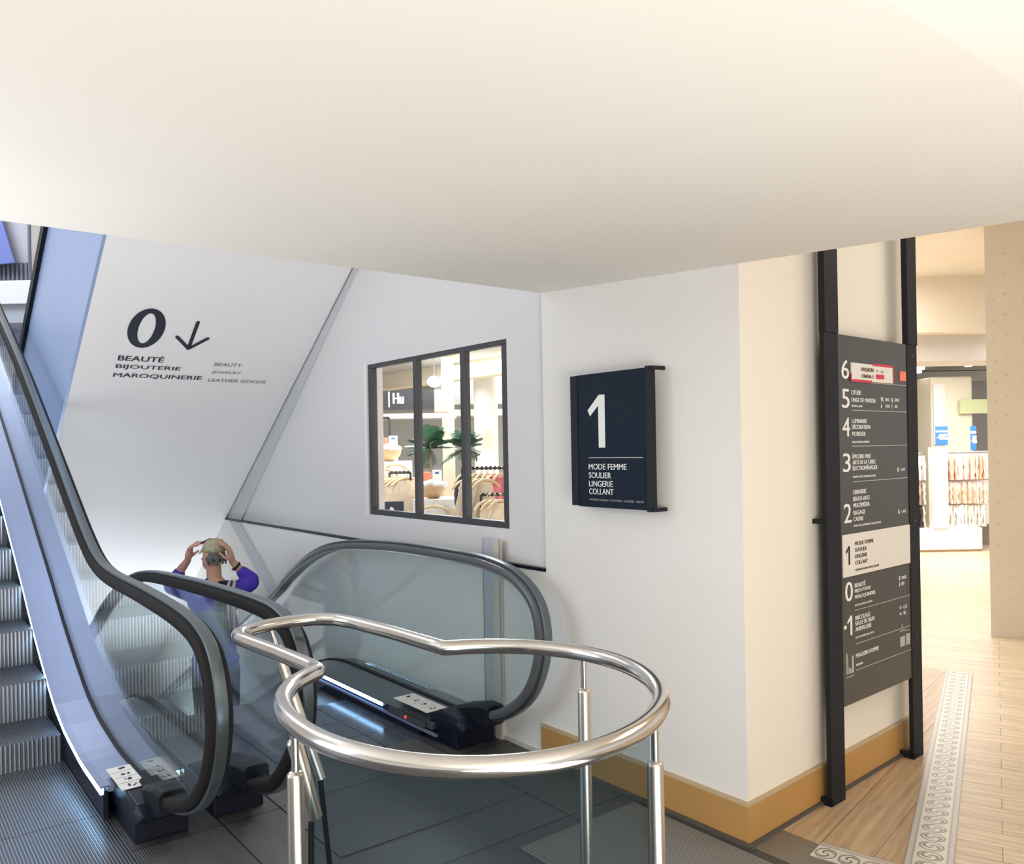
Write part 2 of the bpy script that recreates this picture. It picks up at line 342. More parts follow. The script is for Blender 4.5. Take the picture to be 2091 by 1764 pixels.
# pit sides
bm = B(); box(bm, HX0 - .1, HX0 - .04, HY, 17, -4, -.12); box(bm, HX0, HX1, HY - .02, HY + .0, -4, -.12); struct('wall_pit', bm, greyw)
bm = B(); box(bm, HX0 - .1, 2.9, HY, 17, -4.1, -4); struct('floor', bm, landm)
# void behind / atrium far wall
bm = B(); box(bm, -14, 4.5, 17.6, 17.8, -4, 9); struct('wall_back', bm, greyw)
bm = B(); box(bm, -14.2, -6, 16.9, 17.0, -.1, 0); bm.free()
# baseboards
bm = B(); prism(bm, [(2.755, 2.028, 0), (2.774, 2.045, 0), (2.774, 3.31, 0), (2.755, 3.31, 0)], (0, 0, .155)); struct('baseboard_left', bm, base_wood)
bm = B(); prism(bm, [(2.757, 2.030, .155), (2.774, 2.045, .155), (2.774, 3.31, .155), (2.757, 3.31, .155)], (0, 0, .013)); o = struct('trim_4', bm, joint)
bm = B(); prism(bm, [(2.755, 2.028, 0), (4.335, 2.132, 0), (4.335, 2.149, 0), (2.774, 2.045, 0)], (0, 0, .155)); struct('baseboard_right', bm, base_wood)
bm = B(); prism(bm, [(2.757, 2.030, .155), (4.335, 2.135, .155), (4.335, 2.149, .155), (2.774, 2.045, .155)], (0, 0, .013)); struct('trim_5', bm, joint)
bm = B(); box(bm, 2.735, 2.757, 2.0, 3.31, .0, .014); prism(bm, [(2.74, 2.012, 0), (4.3, 2.116, 0), (4.3, 2.14, 0), (2.74, 2.04, 0)], (0, 0, .012)); struct('trim_6', bm, grime)
bm = B(); box(bm, 2.762, 2.776, 3.31, 3.70, 0, .02); struct('trim_7', bm, creamstrip)
# vertical strip joint between wall panels behind the balustrade
t = thing('wall_joint_strip', 'narrow grey and cream vertical metal strip on the wall behind the escalator handrail', 'wall strip', (2.77, 3.70, 0))
bm = B(); box(bm, 2.752, 2.773, 3.695, 3.79, 0, 1.10); part('steel_strip', bm, steelstrip, t)
bm = B(); box(bm, 2.745, 2.773, 3.64, 3.695, 0, 1.10); part('cream_strip', bm, creamstrip, t)
for y in (3.790, 3.640): bm = B(); box(bm, 2.7505, 2.7535, y, y + .004, 0, 1.10); part('seam', bm, seamm, t)

# window
t = struct('window_1', (lambda bm: (box(bm, 2.804, 2.846, 3.605, 3.66, 1.1985, 2.1815), box(bm, 2.804, 2.846, 5.15, 5.205, 1.1985, 2.1815), box(bm, 2.804, 2.846, 3.605, 5.205, 1.16, 1.198), box(bm, 2.804, 2.846, 3.605, 5.205, 2.182, 2.21),
     box(bm, 2.802, 2.846, 4.02, 4.065, 1.19, 2.19), box(bm, 2.802, 2.846, 4.558, 4.60, 1.19, 2.19), bm)[-1])(B()), winfr, bevel=.004)
for y0, y1 in ((3.66, 4.02), (4.07, 4.555), (4.60, 5.15)):
    bm = B(); box(bm, 2.822, 2.827, y0 + .001, y1 - .001, 1.199, 2.181); obj('window_pane', bm, glassc, t)

bm = B(); box(bm, 2.792, 2.80, 5.205, 5.245, 1.15, 2.215); struct('trim_16', bm, white)

# ------------------------------------------------------------------ overhead escalator (flight above): cladding with the floor lettering
t = thing('overhead_escalator', 'underside of the flight above, pale sloping cladding painted with 0 and an arrow', 'escalator', (2.0, 5.4, 3.0))
OX0 = 1.14; nrm = Vector((0, SS, 1)).normalized(); SU = Vector((0, -1, SS)).normalized()
ya, yb = 4.4, 14.5
bm = B(); prism(bm, [(OX0 + .02, ya, zs(ya)), (OX0 + .02, yb, zs(yb)), (OX0 + .02, yb, zs(yb) + .12), (OX0 + .02, ya, zs(ya) + .12)], (2.773 - OX0 - .02, 0, 0)); part('soffit_panel', bm, soffm, t)
dz = .83 + .99                            # side cladding: from soffit edge to the dark capping
zt = lambda y: 3.388 - .633 * (y - 7.267)
bm = B(); prism(bm, [(OX0, ya, zs(ya)), (OX0, yb, zs(yb)), (OX0, yb, zt(yb)), (OX0, ya, zt(ya))], (.02, 0, 0)); part('side_cladding', bm, bluem, t)
bm = B(); prism(bm, [(OX0 - .03, ya, zt(ya) - .09), (OX0 - .03, yb, zt(yb) - .09), (OX0 - .03, yb, zt(yb) + .03), (OX0 - .03, ya, zt(ya) + .03)], (.08, 0, 0)); part('capping', bm, gasket, t)
EX = Vector((1, 0, 0)); lift = -nrm * .003
sp = lambda x, y: Vector((x, y, zs(y))) + lift
def ellring(bm, c, U, V, a1, b1, a2, b2, n=48):
    o_ = [bm.verts.new(c + U * a1 * math.cos(2 * PI * i / n) * 1.0 + V * b1 * math.sin(2 * PI * i / n)) for i in range(n)]
    i_ = [bm.verts.new(c + U * a2 * math.cos(2 * PI * i / n) + V * b2 * math.sin(2 * PI * i / n)) for i in range(n)]
    for i in range(n): bm.faces.new([o_[i], o_[(i + 1) % n], i_[(i + 1) % n], i_[i]])
bm = B(); ellring(bm, sp(1.537, 5.986), EX, SU, .118, .196, .052, .150); part('numeral', bm, inkblk, t)
def stroke(bm, A, C_, wd, N=nrm):
    d = (C_ - A).normalized(); s = d.cross(N).normalized() * wd / 2; n = 8
    pts = [A + s * math.cos(PI * k / n) * 1 - d * (wd / 2) * math.sin(PI * k / n) for k in range(n + 1)] + [C_ - s * math.cos(PI * k / n) + d * (wd / 2) * math.sin(PI * k / n) for k in range(n + 1)]
    bm.faces.new([bm.verts.new(p) for p in pts])
bm = B(); stroke(bm, sp(1.857, 5.905), sp(1.856, 6.125), .026); stroke(bm, sp(1.752, 6.035) + lift * .3, sp(1.856, 6.128) + lift * .3, .026); stroke(bm, sp(1.963, 6.032) + lift * .6, sp(1.856, 6.128) + lift * .6, .026); part('arrow', bm, inkblk, t)
bm = B()
for s_, y, wd in (('BEAUTÉ', 6.262, .305), ('BIJOUTERIE', 6.338, .440), ('MAROQUINERIE', 6.414, .618)):
    bm = B(); put(bm, s_, sp(1.412, y), EX, SU, wd, .052 * (1.28 if 'É' in s_ else 1), .008); part('lettering', bm, inkblk, t)
for s_, y, wd in (('BEAUTY', 6.270, .205), ('JEWELRY', 6.346, .225), ('LEATHER GOODS', 6.420, .450)):
    bm = B(); put(bm, s_, sp(2.085, y), EX, SU, wd, .036); part('lettering', bm, inkgrey, t, label='small thin grey English lettering')

# ------------------------------------------------------------------ escalators
def deckz(y):      # ascending escalator deck height
    K = [(3.5, .13), (4.4, .14), (4.8, .185), (5.1, .255), (5.46, .405), (5.8, .565), (6.2, .78), (7.4, 1.38), (8.4, 1.865), (12.5, 3.84)]
    for (a0, b0), (a1, b1) in zip(K, K[1:]):
        if y <= a1: return b0 + (b1 - b0) * (y - a0) / (a1 - a0)
    return K[-1][1]
def strip_xz(bm, xs, ys, zf, th=.02, zoff=(0, 0)):
    rings = [[(xs[0], y, zf(y) + zoff[0]), (xs[1], y, zf(y) + zoff[1]), (xs[1], y, zf(y) + zoff[1] - th), (xs[0], y, zf(y) + zoff[0] - th)] for y in ys]
    loft(bm, rings)
ysU = [3.62 + i * .12 for i in range(74)]
LX = .97
U_ = thing('escalator', 'ascending escalator with ribbed steel steps and black handrail, left side', 'escalator', (.3, 4.0, 0))
# steps
SR, SH = .43, .205
def stepmesh(y, z0, z1, x0, x1, run):
    bm = B(); n = int((x1 - x0) / .020); xs = []
    pts = []
    for i in range(n):
        xa = x0 + i * (x1 - x0) / n; w_ = (x1 - x0) / n
        pts += [(xa, 0), (xa + w_ * .45, 0), (xa + w_ * .55, .007), (xa + w_ * .95, .007)]
    pts.append((x1, 0))
    # ribbed riser
    f0 = [bm.verts.new((p[0], y + p[1], z0)) for p in pts]; f1 = [bm.verts.new((p[0], y + p[1] + .0, z1 - .004)) for p in pts]; f2 = [bm.verts.new((p[0], y + p[1] + .012, z1)) for p in pts]
    for i in range(len(pts) - 1):
        bm.faces.new([f0[i], f0[i + 1], f1[i + 1], f1[i]]); bm.faces.new([f1[i], f1[i + 1], f2[i + 1], f2[i]])
    bk = [bm.verts.new((p[0], y + run, z1)) for p in pts]; bb = [bm.verts.new((p[0], y + run, z1 - .05)) for p in pts]
    for i in range(len(pts) - 1): bm.faces.new([f2[i], f2[i + 1], bk[i + 1], bk[i]]); bm.faces.new([bk[i], bk[i + 1], bb[i + 1], bb[i]])
    return bm
tread = ribmat('tread_metal', (.035, .04, .05), (.11, .115, .13), 'X', .0125, .40, .6)
riser = ribmat('riser_aluminium', (.10, .105, .12), (.38, .39, .42), 'X', .020, .34, .75)
for i in range(16):
    z1 = .15 + SH * i if i else .15
    y = 4.88 + (SR * i if i else 0) - (.03 if i == 1 else 0)
    o = part('step', stepmesh(y, z1 - (SH if i else .15) - .02 * (i > 0), z1, -.22, .794, SR + .03), [riser, tread], U_)
    for p in o.data.polygons:
        if abs(p.normal.z) > .7: p.material_index = 1
bm = B(); box(bm, -.22, .805, 4.05, 4.90, .0, .006); part('comb_plate', bm, comb, U_)
bm = B(); box(bm, -.30, .83, 2.6, 4.05, .0, .005); part('floor_plate', bm, comb, U_)
# skirt, led, deck, gasket, glass
bm = B(); loft(bm, [[(.808, y, max(deckz(y) - .55, -.02)), (.828, y, max(deckz(y) - .55, -.02)), (.828, y, deckz(y) - .006), (.808, y, deckz(y) - .006)] for y in ysU if y > 3.93]); part('skirt_panel', bm, skirtm, U_)
bm = B(); loft(bm, [[(.797, y, deckz(y) - .020), (.811, y, deckz(y) - .020), (.811, y, deckz(y) + .006), (.797, y, deckz(y) + .006)] for y in ysU if y > 3.95]); part('led_strip', bm, ledm, U_)
bm = B(); strip_xz(bm, (.798, .830), [y for y in ysU if y > 3.93], deckz, .008, (.016, .016)); part('deck_lip', bm, deckm, U_)
bm = B(); strip_xz(bm, (.826, LX - .012), [y for y in ysU if y > 3.9], deckz, .03, (.016, .022)); part('inner_deck', bm, deckm, U_)
bm = B(); strip_xz(bm, (LX - .014, LX + .014), [y for y in ysU if y > 3.75], deckz, .04, (.03, .03)); part('glass_gasket', bm, gasket, U_)
bm = B(); strip_xz(bm, (LX + .014, 1.10), [y for y in ysU if y > 3.8], deckz, .03, (.016, .010)); part('outer_deck', bm, deckm, U_)
bm = B(); loft(bm, [[(1.085, y, .0), (1.10, y, .0), (1.10, y, deckz(y) - .02), (1.085, y, deckz(y) - .02)] for y in ysU if y > 4.0]); part('outer_cladding', bm, deckd, U_)
railU = [(3.85, .17), (3.60, .185), (3.35, .235), (3.14, .33), (2.985, .48), (2.925, .67), (2.975, .84), (3.10, .925), (3.35, .965), (3.85, .985), (4.45, .995), (4.80, 1.04), (5.10, 1.155), (5.42, 1.315), (6.19, 1.715), (7.3, 2.28), (8.5, 2.83), (10.5, 3.76), (12.2, 4.55)]
railM = [(3.85, .14), (3.60, .16), (3.35, .22), (3.19, .33), (3.06, .49), (3.02, .67), (3.07, .83), (3.20, .915), (3.50, .945), (4.4, .925), (5.25, .875), (5.75, .77), (6.25, .58), (6.85, .27), (8.5, -.52), (11, -1.72)]
railR = [(3.85, .15), (3.62, .17), (3.42, .235), (3.25, .35), (3.15, .50), (3.115, .67), (3.16, .83), (3.30, .935), (3.52, .985), (3.85, 1.0), (4.6, .995), (5.3, .94), (5.75, .83), (6.2, .62), (6.6, .40), (8.5, -.50), (11, -1.70)]
def handrail(path, x, m, root, seg=8):
    pp = smoothpath([(0, p[0], p[1]) for p in path], seg); pts = [(p.y, p.z) for p in pp]
    bm = B(); sweep_yz(bm, pts, x, .092, .048); o = part('handrail', bm, m, root, smooth=True)
    bm = B(); inn = []
    for i in range(len(pts)):
        a0 = pts[max(i - 1, 0)]; b0 = pts[min(i + 1, len(pts) - 1)]; t_ = Vector((0, b0[0] - a0[0], b0[1] - a0[1])).normalized(); n_ = Vector((1, 0, 0)).cross(t_)
        inn.append((pts[i][0] + n_.y * .030, pts[i][1] + n_.z * .030))
    sweep_yz(bm, inn[6:], x, .045, .018); part('handrail_guide', bm, deckd, root, smooth=True)
    return pts
def glasspanel(pts, x, zf, root, m, y0=3.75, y1=11.0):
    """glass between the handrail loop and the deck line"""
    # upper branch as function of y (from the newel front backwards), lower branch of the newel
    k = min(range(len(pts)), key=lambda i: pts[i][0]); up = pts[k:]; lo = pts[:k + 1][::-1]
    def at(br, y):
        for p, q in zip(br, br[1:]):
            if p[0] <= y <= q[0] and q[0] > p[0]: return p[1] + (q[1] - p[1]) * (y - p[0]) / (q[0] - p[0])
        return br[-1][1]
    ys = [pts[k][0] + .004 + .01 * i * i * .35 for i in range(9)]; y = ys[-1] + .06
    while y < y1: ys.append(y); y += .12
    bm = B(); rings = []
    for y in ys:
        top = at(up, y) - .015; bot = at(lo, y) + .012 if y < 3.72 else zf(y) + .02
        if bot > top: bot = top - .002
        rings.append([(x - .005, y, bot), (x + .005, y, bot), (x + .005, y, top), (x - .005, y, top)])
    loft(bm, rings); part('glass_panel', bm, m, root)
pu = handrail(railU, LX, rubber, U_); glasspanel(pu, LX, deckz, U_, glass, y1=12)
def newel(root, x0, x1, xr, zf, y0=3.60, yb=4.35):
    """black plastic plinth: low body, faceted hood and the sleeve that swallows the handrail"""
    bm = B(); d = .012
    prism(bm, [(x0 + d, y0 + .05, 0), (x0 + d, yb, 0), (x0 + d, yb, zf(yb) - .02), (x0 + d, y0 + .06, .10)], (x1 - x0 - 2 * d, 0, 0)); part('newel_base', bm, blackpl, root, bevel=.006)
    bm = B()
    sec = lambda y, za, zb, inset: [(x0 + inset * .3, y, za), (x1 - inset * .3, y, za), (x1 - inset * .2, y, (za + zb) / 2), (x1 - inset, y, zb), (x0 + inset, y, zb), (x0 + inset * .2, y, (za + zb) / 2)]
    loft(bm, [sec(y0 - .02, .105, .135, .03), sec(y0 + .04, .095, .165, .022), sec(y0 + .22, .085, .178, .018), sec(yb - .3, .07, zf(yb - .3) + .022, .01)]); part('newel_hood', bm, blackpl, root, bevel=.004)
    bm = B(); loft(bm, [[(xr + sx * hw, y, z) for sx, z in ((-1, z0), (1, z0), (1, z1 - .015), (.7, z1), (-.7, z1), (-1, z1 - .015))] for y, hw, z0, z1 in ((y0 - .10, .058, .145, .245), (y0 - .02, .064, .12, .245), (y0 + .10, .066, .11, .215), (y0 + .2, .05, .12, .185))]); o = part('handrail_inlet', bm, gasket, root, bevel=.004)
newel(U_, .845, 1.085, LX, deckz)
def sticker(root, x0, x1, y0, y1, z, tilt=0):
    bm = B(); box(bm, x0, x1, y0, y1, z, z + .003); o = part('safety_sticker', bm, wpanel, root, label='white pictogram sticker')
    bm = B(); h = (y1 - y0)
    # three pictogram cells divided by thin lines
    for k in (1, 2, 3):
        yy = y0 + h * k / 4; quad(bm, (x0 + .004, yy, z + .0038), (1, 0, 0), (0, 1, 0), x1 - x0 - .008, .002)
    r0 = random.Random(3)
    for k in range(4):
        cy = y0 + h * (k + .5) / 4
        for j in range(4):
            cx = (x0 + x1) / 2 + r0.uniform(-.022, .022); rr = r0.uniform(.005, .009)
            c = bmesh.ops.create_circle(bm, cap_ends=True, segments=6, radius=rr, matrix=Matrix.Translation((cx, cy + r0.uniform(-.012, .012), z + .004 + .0002 * j)) @ Matrix.Diagonal((1, r0.uniform(.7, 1.8), 1, 1)))
    p = obj('pictogram', bm, bluepic, o)
bluepic = mat('navy_pictogram_ink', (.02, .03, .12), .6)
bm = B()
sticker(U_, .845, .945, 3.80, 4.10, deckz(3.9) + .045)

# descending escalator: two balustrades, steps, landing
def dz_(y): return .12 if y < 5.3 else .12 - .5 * (y - 5.3) if y > 5.7 else .12 - 1.25 * (y - 5.3) ** 2 * .5 * 2 * .5
def dz_(y):
    if y < 5.2: return .115
    if y < 5.9: return .115 - .5 * (y - 5.2) ** 2 / 1.4
    return .115 - .175 - .5 * (y - 5.9)
Dn = thing('escalator', 'descending escalator sinking below the floor, carrying the person in purple', 'escalator', (2.0, 4.0, 0))
MX, RX = 1.33, 2.62
ysD = [3.62 + .12 * i for i in range(70)]
for i in range(18):
    y = HY + SR * i; z1 = -.02 - .225 * i - (.0 if i else 0)
    bm = B(); box(bm, 1.47, 2.45, y, y + SR + .02, z1 - .24, z1); part('step', bm, stepm, Dn)
bm = B(); box(bm, 1.46, 2.44, 3.95, HY + .02, 0, .006); part('landing_plate', bm, landm, Dn)
bm = B(); box(bm, 1.46, 2.44, 3.0, 3.95, 0, .005); part('floor_plate', bm, carp, Dn)
for xa, xb, gx, side in ((1.445, 1.18, MX, 1), (2.44, 2.74, RX, -1)):
    lo_, hi_ = min(xa, xb), max(xa, xb)
    inner = (gx + .014, xa) if side > 0 else (xa, gx - .014); outer = (xb, gx - .014) if side > 0 else (gx + .014, xb)
    bm = B(); strip_xz(bm, (inner[0], inner[1]), [y for y in ysD if y > 3.85], dz_, .03, (.03, -.02) if side > 0 else (-.02, .03)); part('inner_deck', bm, deckd, Dn)
    bm = B(); strip_xz(bm, (outer[0], outer[1]), [y for y in ysD if y > 3.85], dz_, .03, (.012, .02)); part('outer_deck', bm, deckd, Dn)
    bm = B(); strip_xz(bm, (gx - .014, gx + .014), ysD, dz_, .05, (.04, .04)); part('glass_gasket', bm, gasket, Dn)
    sk = xa; bm = B(); loft(bm, [[(sk - .008, y, dz_(y) - (.115 if y < HY else .6)), (sk + .008, y, dz_(y) - (.115 if y < HY else .6)), (sk + .008, y, dz_(y) - .02), (sk - .008, y, dz_(y) - .02)] for y in ysD if y > 3.9]); part('skirt_panel', bm, skirtm, Dn)
    if side < 0:
        bm = B(); box(bm, xa - .016, xa - .002, 4.40, 5.30, .076, .094); part('led_strip', bm, ledm, Dn)
        bm = B(); box(bm, xa - .016, xa - .002, 3.93, 4.32, .062, .094); part('control_panel', bm, winfr, Dn)
        bm = B(); sphere(bm, (xa - .018, 4.12, .078), .009); part('stop_button', bm, mat('red_button', (.8, .02, .04), .4, emit=(1, .05, .08), es=1.2), Dn)
        bm = B(); box(bm, xa - .02, xa - .004, 3.8, 5.9, .045, .058); part('edge_profile', bm, deckm, Dn)
pm = handrail(railM, MX, rubber, Dn); glasspanel(pm, MX, dz_, Dn, glass, y1=11)
pr_ = handrail(railR, RX, greyrub, Dn); glasspanel(pr_, RX, dz_, Dn, glass, y1=11)
newel(Dn, 1.18, 1.43, MX, dz_, y0=3.64)
newel(Dn, 2.455, 2.735, RX, dz_, y0=3.62, yb=4.22)
sticker(Dn, 2.448, 2.585, 3.93, 4.30, .140)
bm = B(); bmesh.ops.create_circle(bm, cap_ends=True, segments=16, radius=.03, matrix=Matrix.Translation((1.31, 3.74, .186)) @ Matrix.Diagonal((.55, 1, 1, 1))); part('emblem', bm, steelstrip, Dn)

# ------------------------------------------------------------------ ring guard rail
G = thing('guard_rail', 'keyhole-shaped brushed stainless steel rail on slim posts in the foreground', 'railing', (1.25, 1.7, 0))
ZR = .95
big = [(1.495, 2.285), (1.60, 2.225), (1.715, 2.105), (1.785, 1.935), (1.785, 1.75), (1.715, 1.575), (1.585, 1.425), (1.40, 1.325), (1.20, 1.298), (1.02, 1.355), (.885, 1.49), (.812, 1.68), (.805, 1.88), (.85, 2.07), (.94, 2.215), (1.055, 2.30)]
loop = [(p.x, p.y, ZR) for p in smoothpath([(x, y, 0) for x, y in big], 6)]
loop += [(1.062, 2.36, ZR), (1.055, 2.60, ZR), (1.040, 2.80, ZR)] + [(p.x, p.y, ZR) for p in smoothpath([(1.035, 2.88, 0), (1.06, 2.97, 0), (1.15, 3.025, 0), (1.27, 3.045, 0), (1.38, 3.02, 0), (1.44, 2.95, 0)], 5)] + [(1.462, 2.85, ZR), (1.485, 2.60, ZR), (1.493, 2.36, ZR)]
bm = B(); tube(bm, loop, .0245, 20, loop=True); part('top_rail', bm, steel, G, smooth=True)
def post(x, y, zt_=.84, foot=None, r=.0205):
    bm = B(); top = Vector((x, y, ZR - .02)); f = Vector(foot) if foot else Vector((x, y, 0.0)); d = (f - top).normalized(); L_ = (f - top).length; s = top + d * (ZR - .02 - zt_)
    rr = [(s + d * k, q) for k, q in ((0, r * .55), (.006, r * .93), (.012, r), (L_ - (ZR - .02 - zt_), r))]
    rings = []
    sd = d.cross(Vector((0, 1, 0))).normalized(); uu = sd.cross(d)
    for c, q in rr: rings.append([c + (sd * math.cos(2 * PI * k / 20) + uu * math.sin(2 * PI * k / 20)) * q for k in range(20)])
    loft(bm, rings); o = part('post', bm, postst, G, smooth=True)
    bm = B(); tube(bm, [top, s + d * .01], .0095, 12, ref=(0, 1, 0)); p = obj('post_pin', bm, steel, o, smooth=True)
    return o
post(.803, 1.885); post(1.500, 1.372); post(1.786, 1.93)
pa = post(1.205, 3.03, .87, (1.336, 2.90, .376)); pb = post(.845, 2.03, .86, (.925, 2.05, .64))
bm = B(); tube(bm, [(1.333, 2.903, .39), (1.36, 2.88, 0)], .010, 10); part('stay_rod', bm, gasket, G); bm = B(); tube(bm, [(.915, 2.05, .65), (.90, 2.05, 0.0)], .008, 10); part('stay_rod', bm, gasket, G)
bm = B(); rings = []; cc = Vector((1.29, 1.80, 0))
for p in smoothpath([(x, y, 0) for x, y in big[6:13]], 6):
    q0 = cc + (p - cc) * .925; q1 = cc + (p - cc) * .935
    rings.append([(q0.x, q0.y, .93), (q0.x, q0.y, .04), (q1.x, q1.y, .04), (q1.x, q1.y, .93)])
loft(bm, rings); part('infill_panel', bm, glassd, G, smooth=True, label='smoked curved panel under the rail')

# ------------------------------------------------------------------ wall sign "1"
W1 = thing('wall_sign', 'black square wall sign with big white 1 beside the window', 'sign', (2.69, 2.45, 1.32))
SY0, SY1, SZ0, SZ1 = 2.463, 2.962, 1.322, 1.946
bm = B(); box(bm, 2.690, 2.712, SY0 + .01, SY1 - .045, SZ0, SZ1); part('sign_face', bm, signblk, W1)
bm = B(); box(bm, 2.680, 2.722, SY0 - .012, SY0 + .012, SZ0 - .006, SZ1 + .006); part('side_frame', bm, signfr, W1, bevel=.002); bm = B(); box(bm, 2.684, 2.722, SY1 - .045, SY1, SZ0 + .004, SZ1 - .002); part('side_frame', bm, signfr, W1, bevel=.002)
for z in (SZ0 - .004, SZ1 - .008):
    bm = B(); box(bm, 2.69, 2.774, SY0 - .024, SY0 - .008, z - .002, z + .014); part('bracket', bm, signfr, W1)
UY = Vector((0, -1, 0)); UZ = Vector((0, 0, 1)); sx_ = lambda f, g: Vector((2.6885, SY1 - .499 * f, SZ1 - .624 * g))
bm = B(); o_ = sx_(.23, .555); w_, h_ = .115, .245
pts = [(.62, 0), (1, 0), (1, 1), (.66, 1), (0, .72), (.14, .60), (.62, .80)]
bm.faces.new([bm.verts.new(o_ + UY * (p[0] * w_) + UZ * (p[1] * h_)) for p in pts]); part('numeral', bm, ink, W1)
bm = B()
for s_, g, wd in (('MODE FEMME', .718, .245), ('SOULIER', .782, .146), ('LINGERIE', .845, .157), ('COLLANT', .903, .160)):
    bm = B(); put(bm, s_, sx_(.235, g), UY, UZ, wd, .027, .014); part('lettering', bm, ink, W1)
bm = B(); put(bm, "WOMEN'S FASHION · FOOTWEAR · LINGERIE · TIGHTS", sx_(.235, .951), UY, UZ, .345, .0095, .01); part('lettering', bm, ink2, W1, label='tiny grey English lettering')
bm = B(); quad(bm, sx_(.235, .632), UY, UZ, .345, .0035); part('rule_line', bm, ink2, W1)

# ------------------------------------------------------------------ floor directory
DR = thing('floor_directory', 'tall charcoal store directory listing floors 6 to -1 between two black posts', 'sign', (3.33, 2.012, 0), math.radians(2.5))
def dpart(name, bm, m, **k): return obj(name, bm, m, DR, **k)
for x0, x1 in ((.0, .127), (.815, .93)):
    bm = B(); box(bm, x0, x1 - .004, 0, .022, 0, 2.093); box(bm, x0 + .004, x1 - .004, -.004, .026, 2.093, 3.35); po = dpart('post', bm, postm, bevel=.002)
    bm = B(); box(bm, x0 + .0, x0 + .02, .0, .075, 0, .03); obj('foot', bm, postm, po)
    bm = B(); box(bm, x0 - .0, x0 + .02, .02, .072, 1.245, 1.265); obj('bracket', bm, postm, po)
bm = B(); box(bm, .127, .815, .004, .018, .412, 2.093); dpart('directory_panel', bm, dirm, bevel=.001)
bm = B(); box(bm, .135, .81, -.001, .004, .994, 1.186); dpart('highlight_panel', bm, wpanel)
DU = Vector((1, 0, 0)); YF = .0030; YW = -.0018
dzp = lambda py: 1.6 + (904 - py) * .00227
def one(bm, O, U, V, w_, h_):
    O = Vector(O); bm.faces.new([bm.verts.new(O + U * (p[0] * w_) + V * (p[1] * h_)) for p in [(.62, 0), (1, 0), (1, 1), (.66, 1), (0, .72), (.14, .60), (.62, .80)]])
def rows(lines, small=None, x=.243, inkm=ink, yf=YF, hgt=.0200, num=None, numz=None, icons=(), kx=.00460):
    if num:
        bm = B()
        if num == '-1': one(bm, (.168, yf, numz[0]), DU, UZ, .046, numz[1]); quad(bm, (.138, yf, numz[0] + .035), DU, UZ, .024, .016)
        else: put(bm, num, (.155 - (.03 if len(num) > 1 else 0), yf, numz[0]), DU, UZ, (.068 if num != '1' else .045) + (.03 if len(num) > 1 else 0), numz[1], .005)
        dpart('numeral', bm, inkm)
    for s_, py, px in lines: bm = B(); put(bm, s_, (x, yf, dzp(py) - hgt / 2), DU, UZ, px * kx, hgt * (1.25 if any(c in s_ for c in 'É') else 1), .012); dpart('lettering', bm, inkm)
    if small: bm = B(); put(bm, small[0], (x, yf, dzp(small[1]) - .005), DU, UZ, small[2] * kx, .011, .01); dpart('small_lettering', bm, inkm)
    for s_, ix, py, w_, h_ in icons: bm = B(); put(bm, s_, (ix, yf, dzp(py) - h_ / 2), DU, UZ, w_, h_, .01); dpart('icon', bm, inkm)
rows([], num='6', numz=(1.893, .087))
rows([('LITERIE', 801, 20), ('LINGE DE MAISON', 816, 50)], ('BEDDING, LINEN', 829, 22), num='5', numz=(1.760, .087), icons=(('WC', .53, 812, .03, .022), ('ESPACE', .575, 812, .045, .014), ('&', .64, 812, .02, .022), ('SERVICE', .675, 812, .05, .014), ('i', .53, 826, .008, .022), ('CAISSE', .575, 826, .045, .014), ('(', .64, 826, .01, .022), ('BABY', .675, 826, .03, .014)))
rows([('LUMINAIRE', 859, 31), ('DÉCORATION', 871, 38), ('MOBILIER', 885, 28)], ('LIGHTS, DECORATION, FURNITURE', 902, 36), num='4', numz=(1.631, .087))
rows([('ÉPICERIE FINE', 931, 38), ('ARTS DE LA TABLE', 943, 48), ('ÉLECTROMÉNAGER', 955, 52)], ('GOURMET FOOD, TABLEWARE, KITCHEN', 973, 48), num='3', numz=(1.469, .085), icons=(('&', .69, 963, .02, .022), ('CAFÉ', .73, 963, .045, .016)))
rows([('LIBRAIRIE', 1003, 27), ('BEAUX-ARTS', 1017, 34), ('MULTIMÉDIA', 1030, 34), ('BAGAGE', 1045, 24), ('CADRE', 1058, 20)], ('BOOKS, ARTS, MULTIMEDIA, LUGGAGE, FRAMES', 1072, 58), num='2', numz=(1.238, .087), icons=(('&', .69, 1055, .02, .022), ('CAFÉ', .73, 1055, .05, .016)))
rows([('MODE FEMME', 1107, 39), ('SOULIER', 1120, 24), ('LINGERIE', 1133, 25), ('COLLANT', 1146, 26)], ("WOMEN'S FASHION, SHOES, LINGERIE", 1161, 50), inkm=brown, yf=YW, num=None, hgt=.018)
bm = B(); one(bm, (.158, YW, 1.047), DU, UZ, .038, .086); dpart('numeral', bm, inkblk, label='black numeral 1')
rows([('BEAUTÉ', 1192, 22), ('BIJOUTERIE', 1204, 33), ('MAROQUINERIE', 1216, 43)], ('BEAUTY, JEWELRY, LEATHER', 1233, 36), num='0', numz=(.881, .089), icons=(('1', .69, 1200, .008, .022), ('CHANGE', .715, 1200, .055, .016), ('i', .69, 1213, .008, .022), ('INFO', .715, 1213, .03, .018)))
rows([('BRICOLAGE', 1258, 31), ('SALLE DE BAIN', 1269, 40), ('ANIMALERIE', 1281, 33)], ('DIY, BATHROOM, PETS', 1298, 38), num='-1', numz=(.725, .089), icons=(('o', .69, 1264, .02, .016), ('CLÉ', .73, 1264, .04, .02), ('e', .69, 1278, .02, .014), ('WC', .73, 1278, .03, .018)))
rows([('MAGASIN HOMME', 1334, 48)], ('MENSWEAR', 1353, 14))
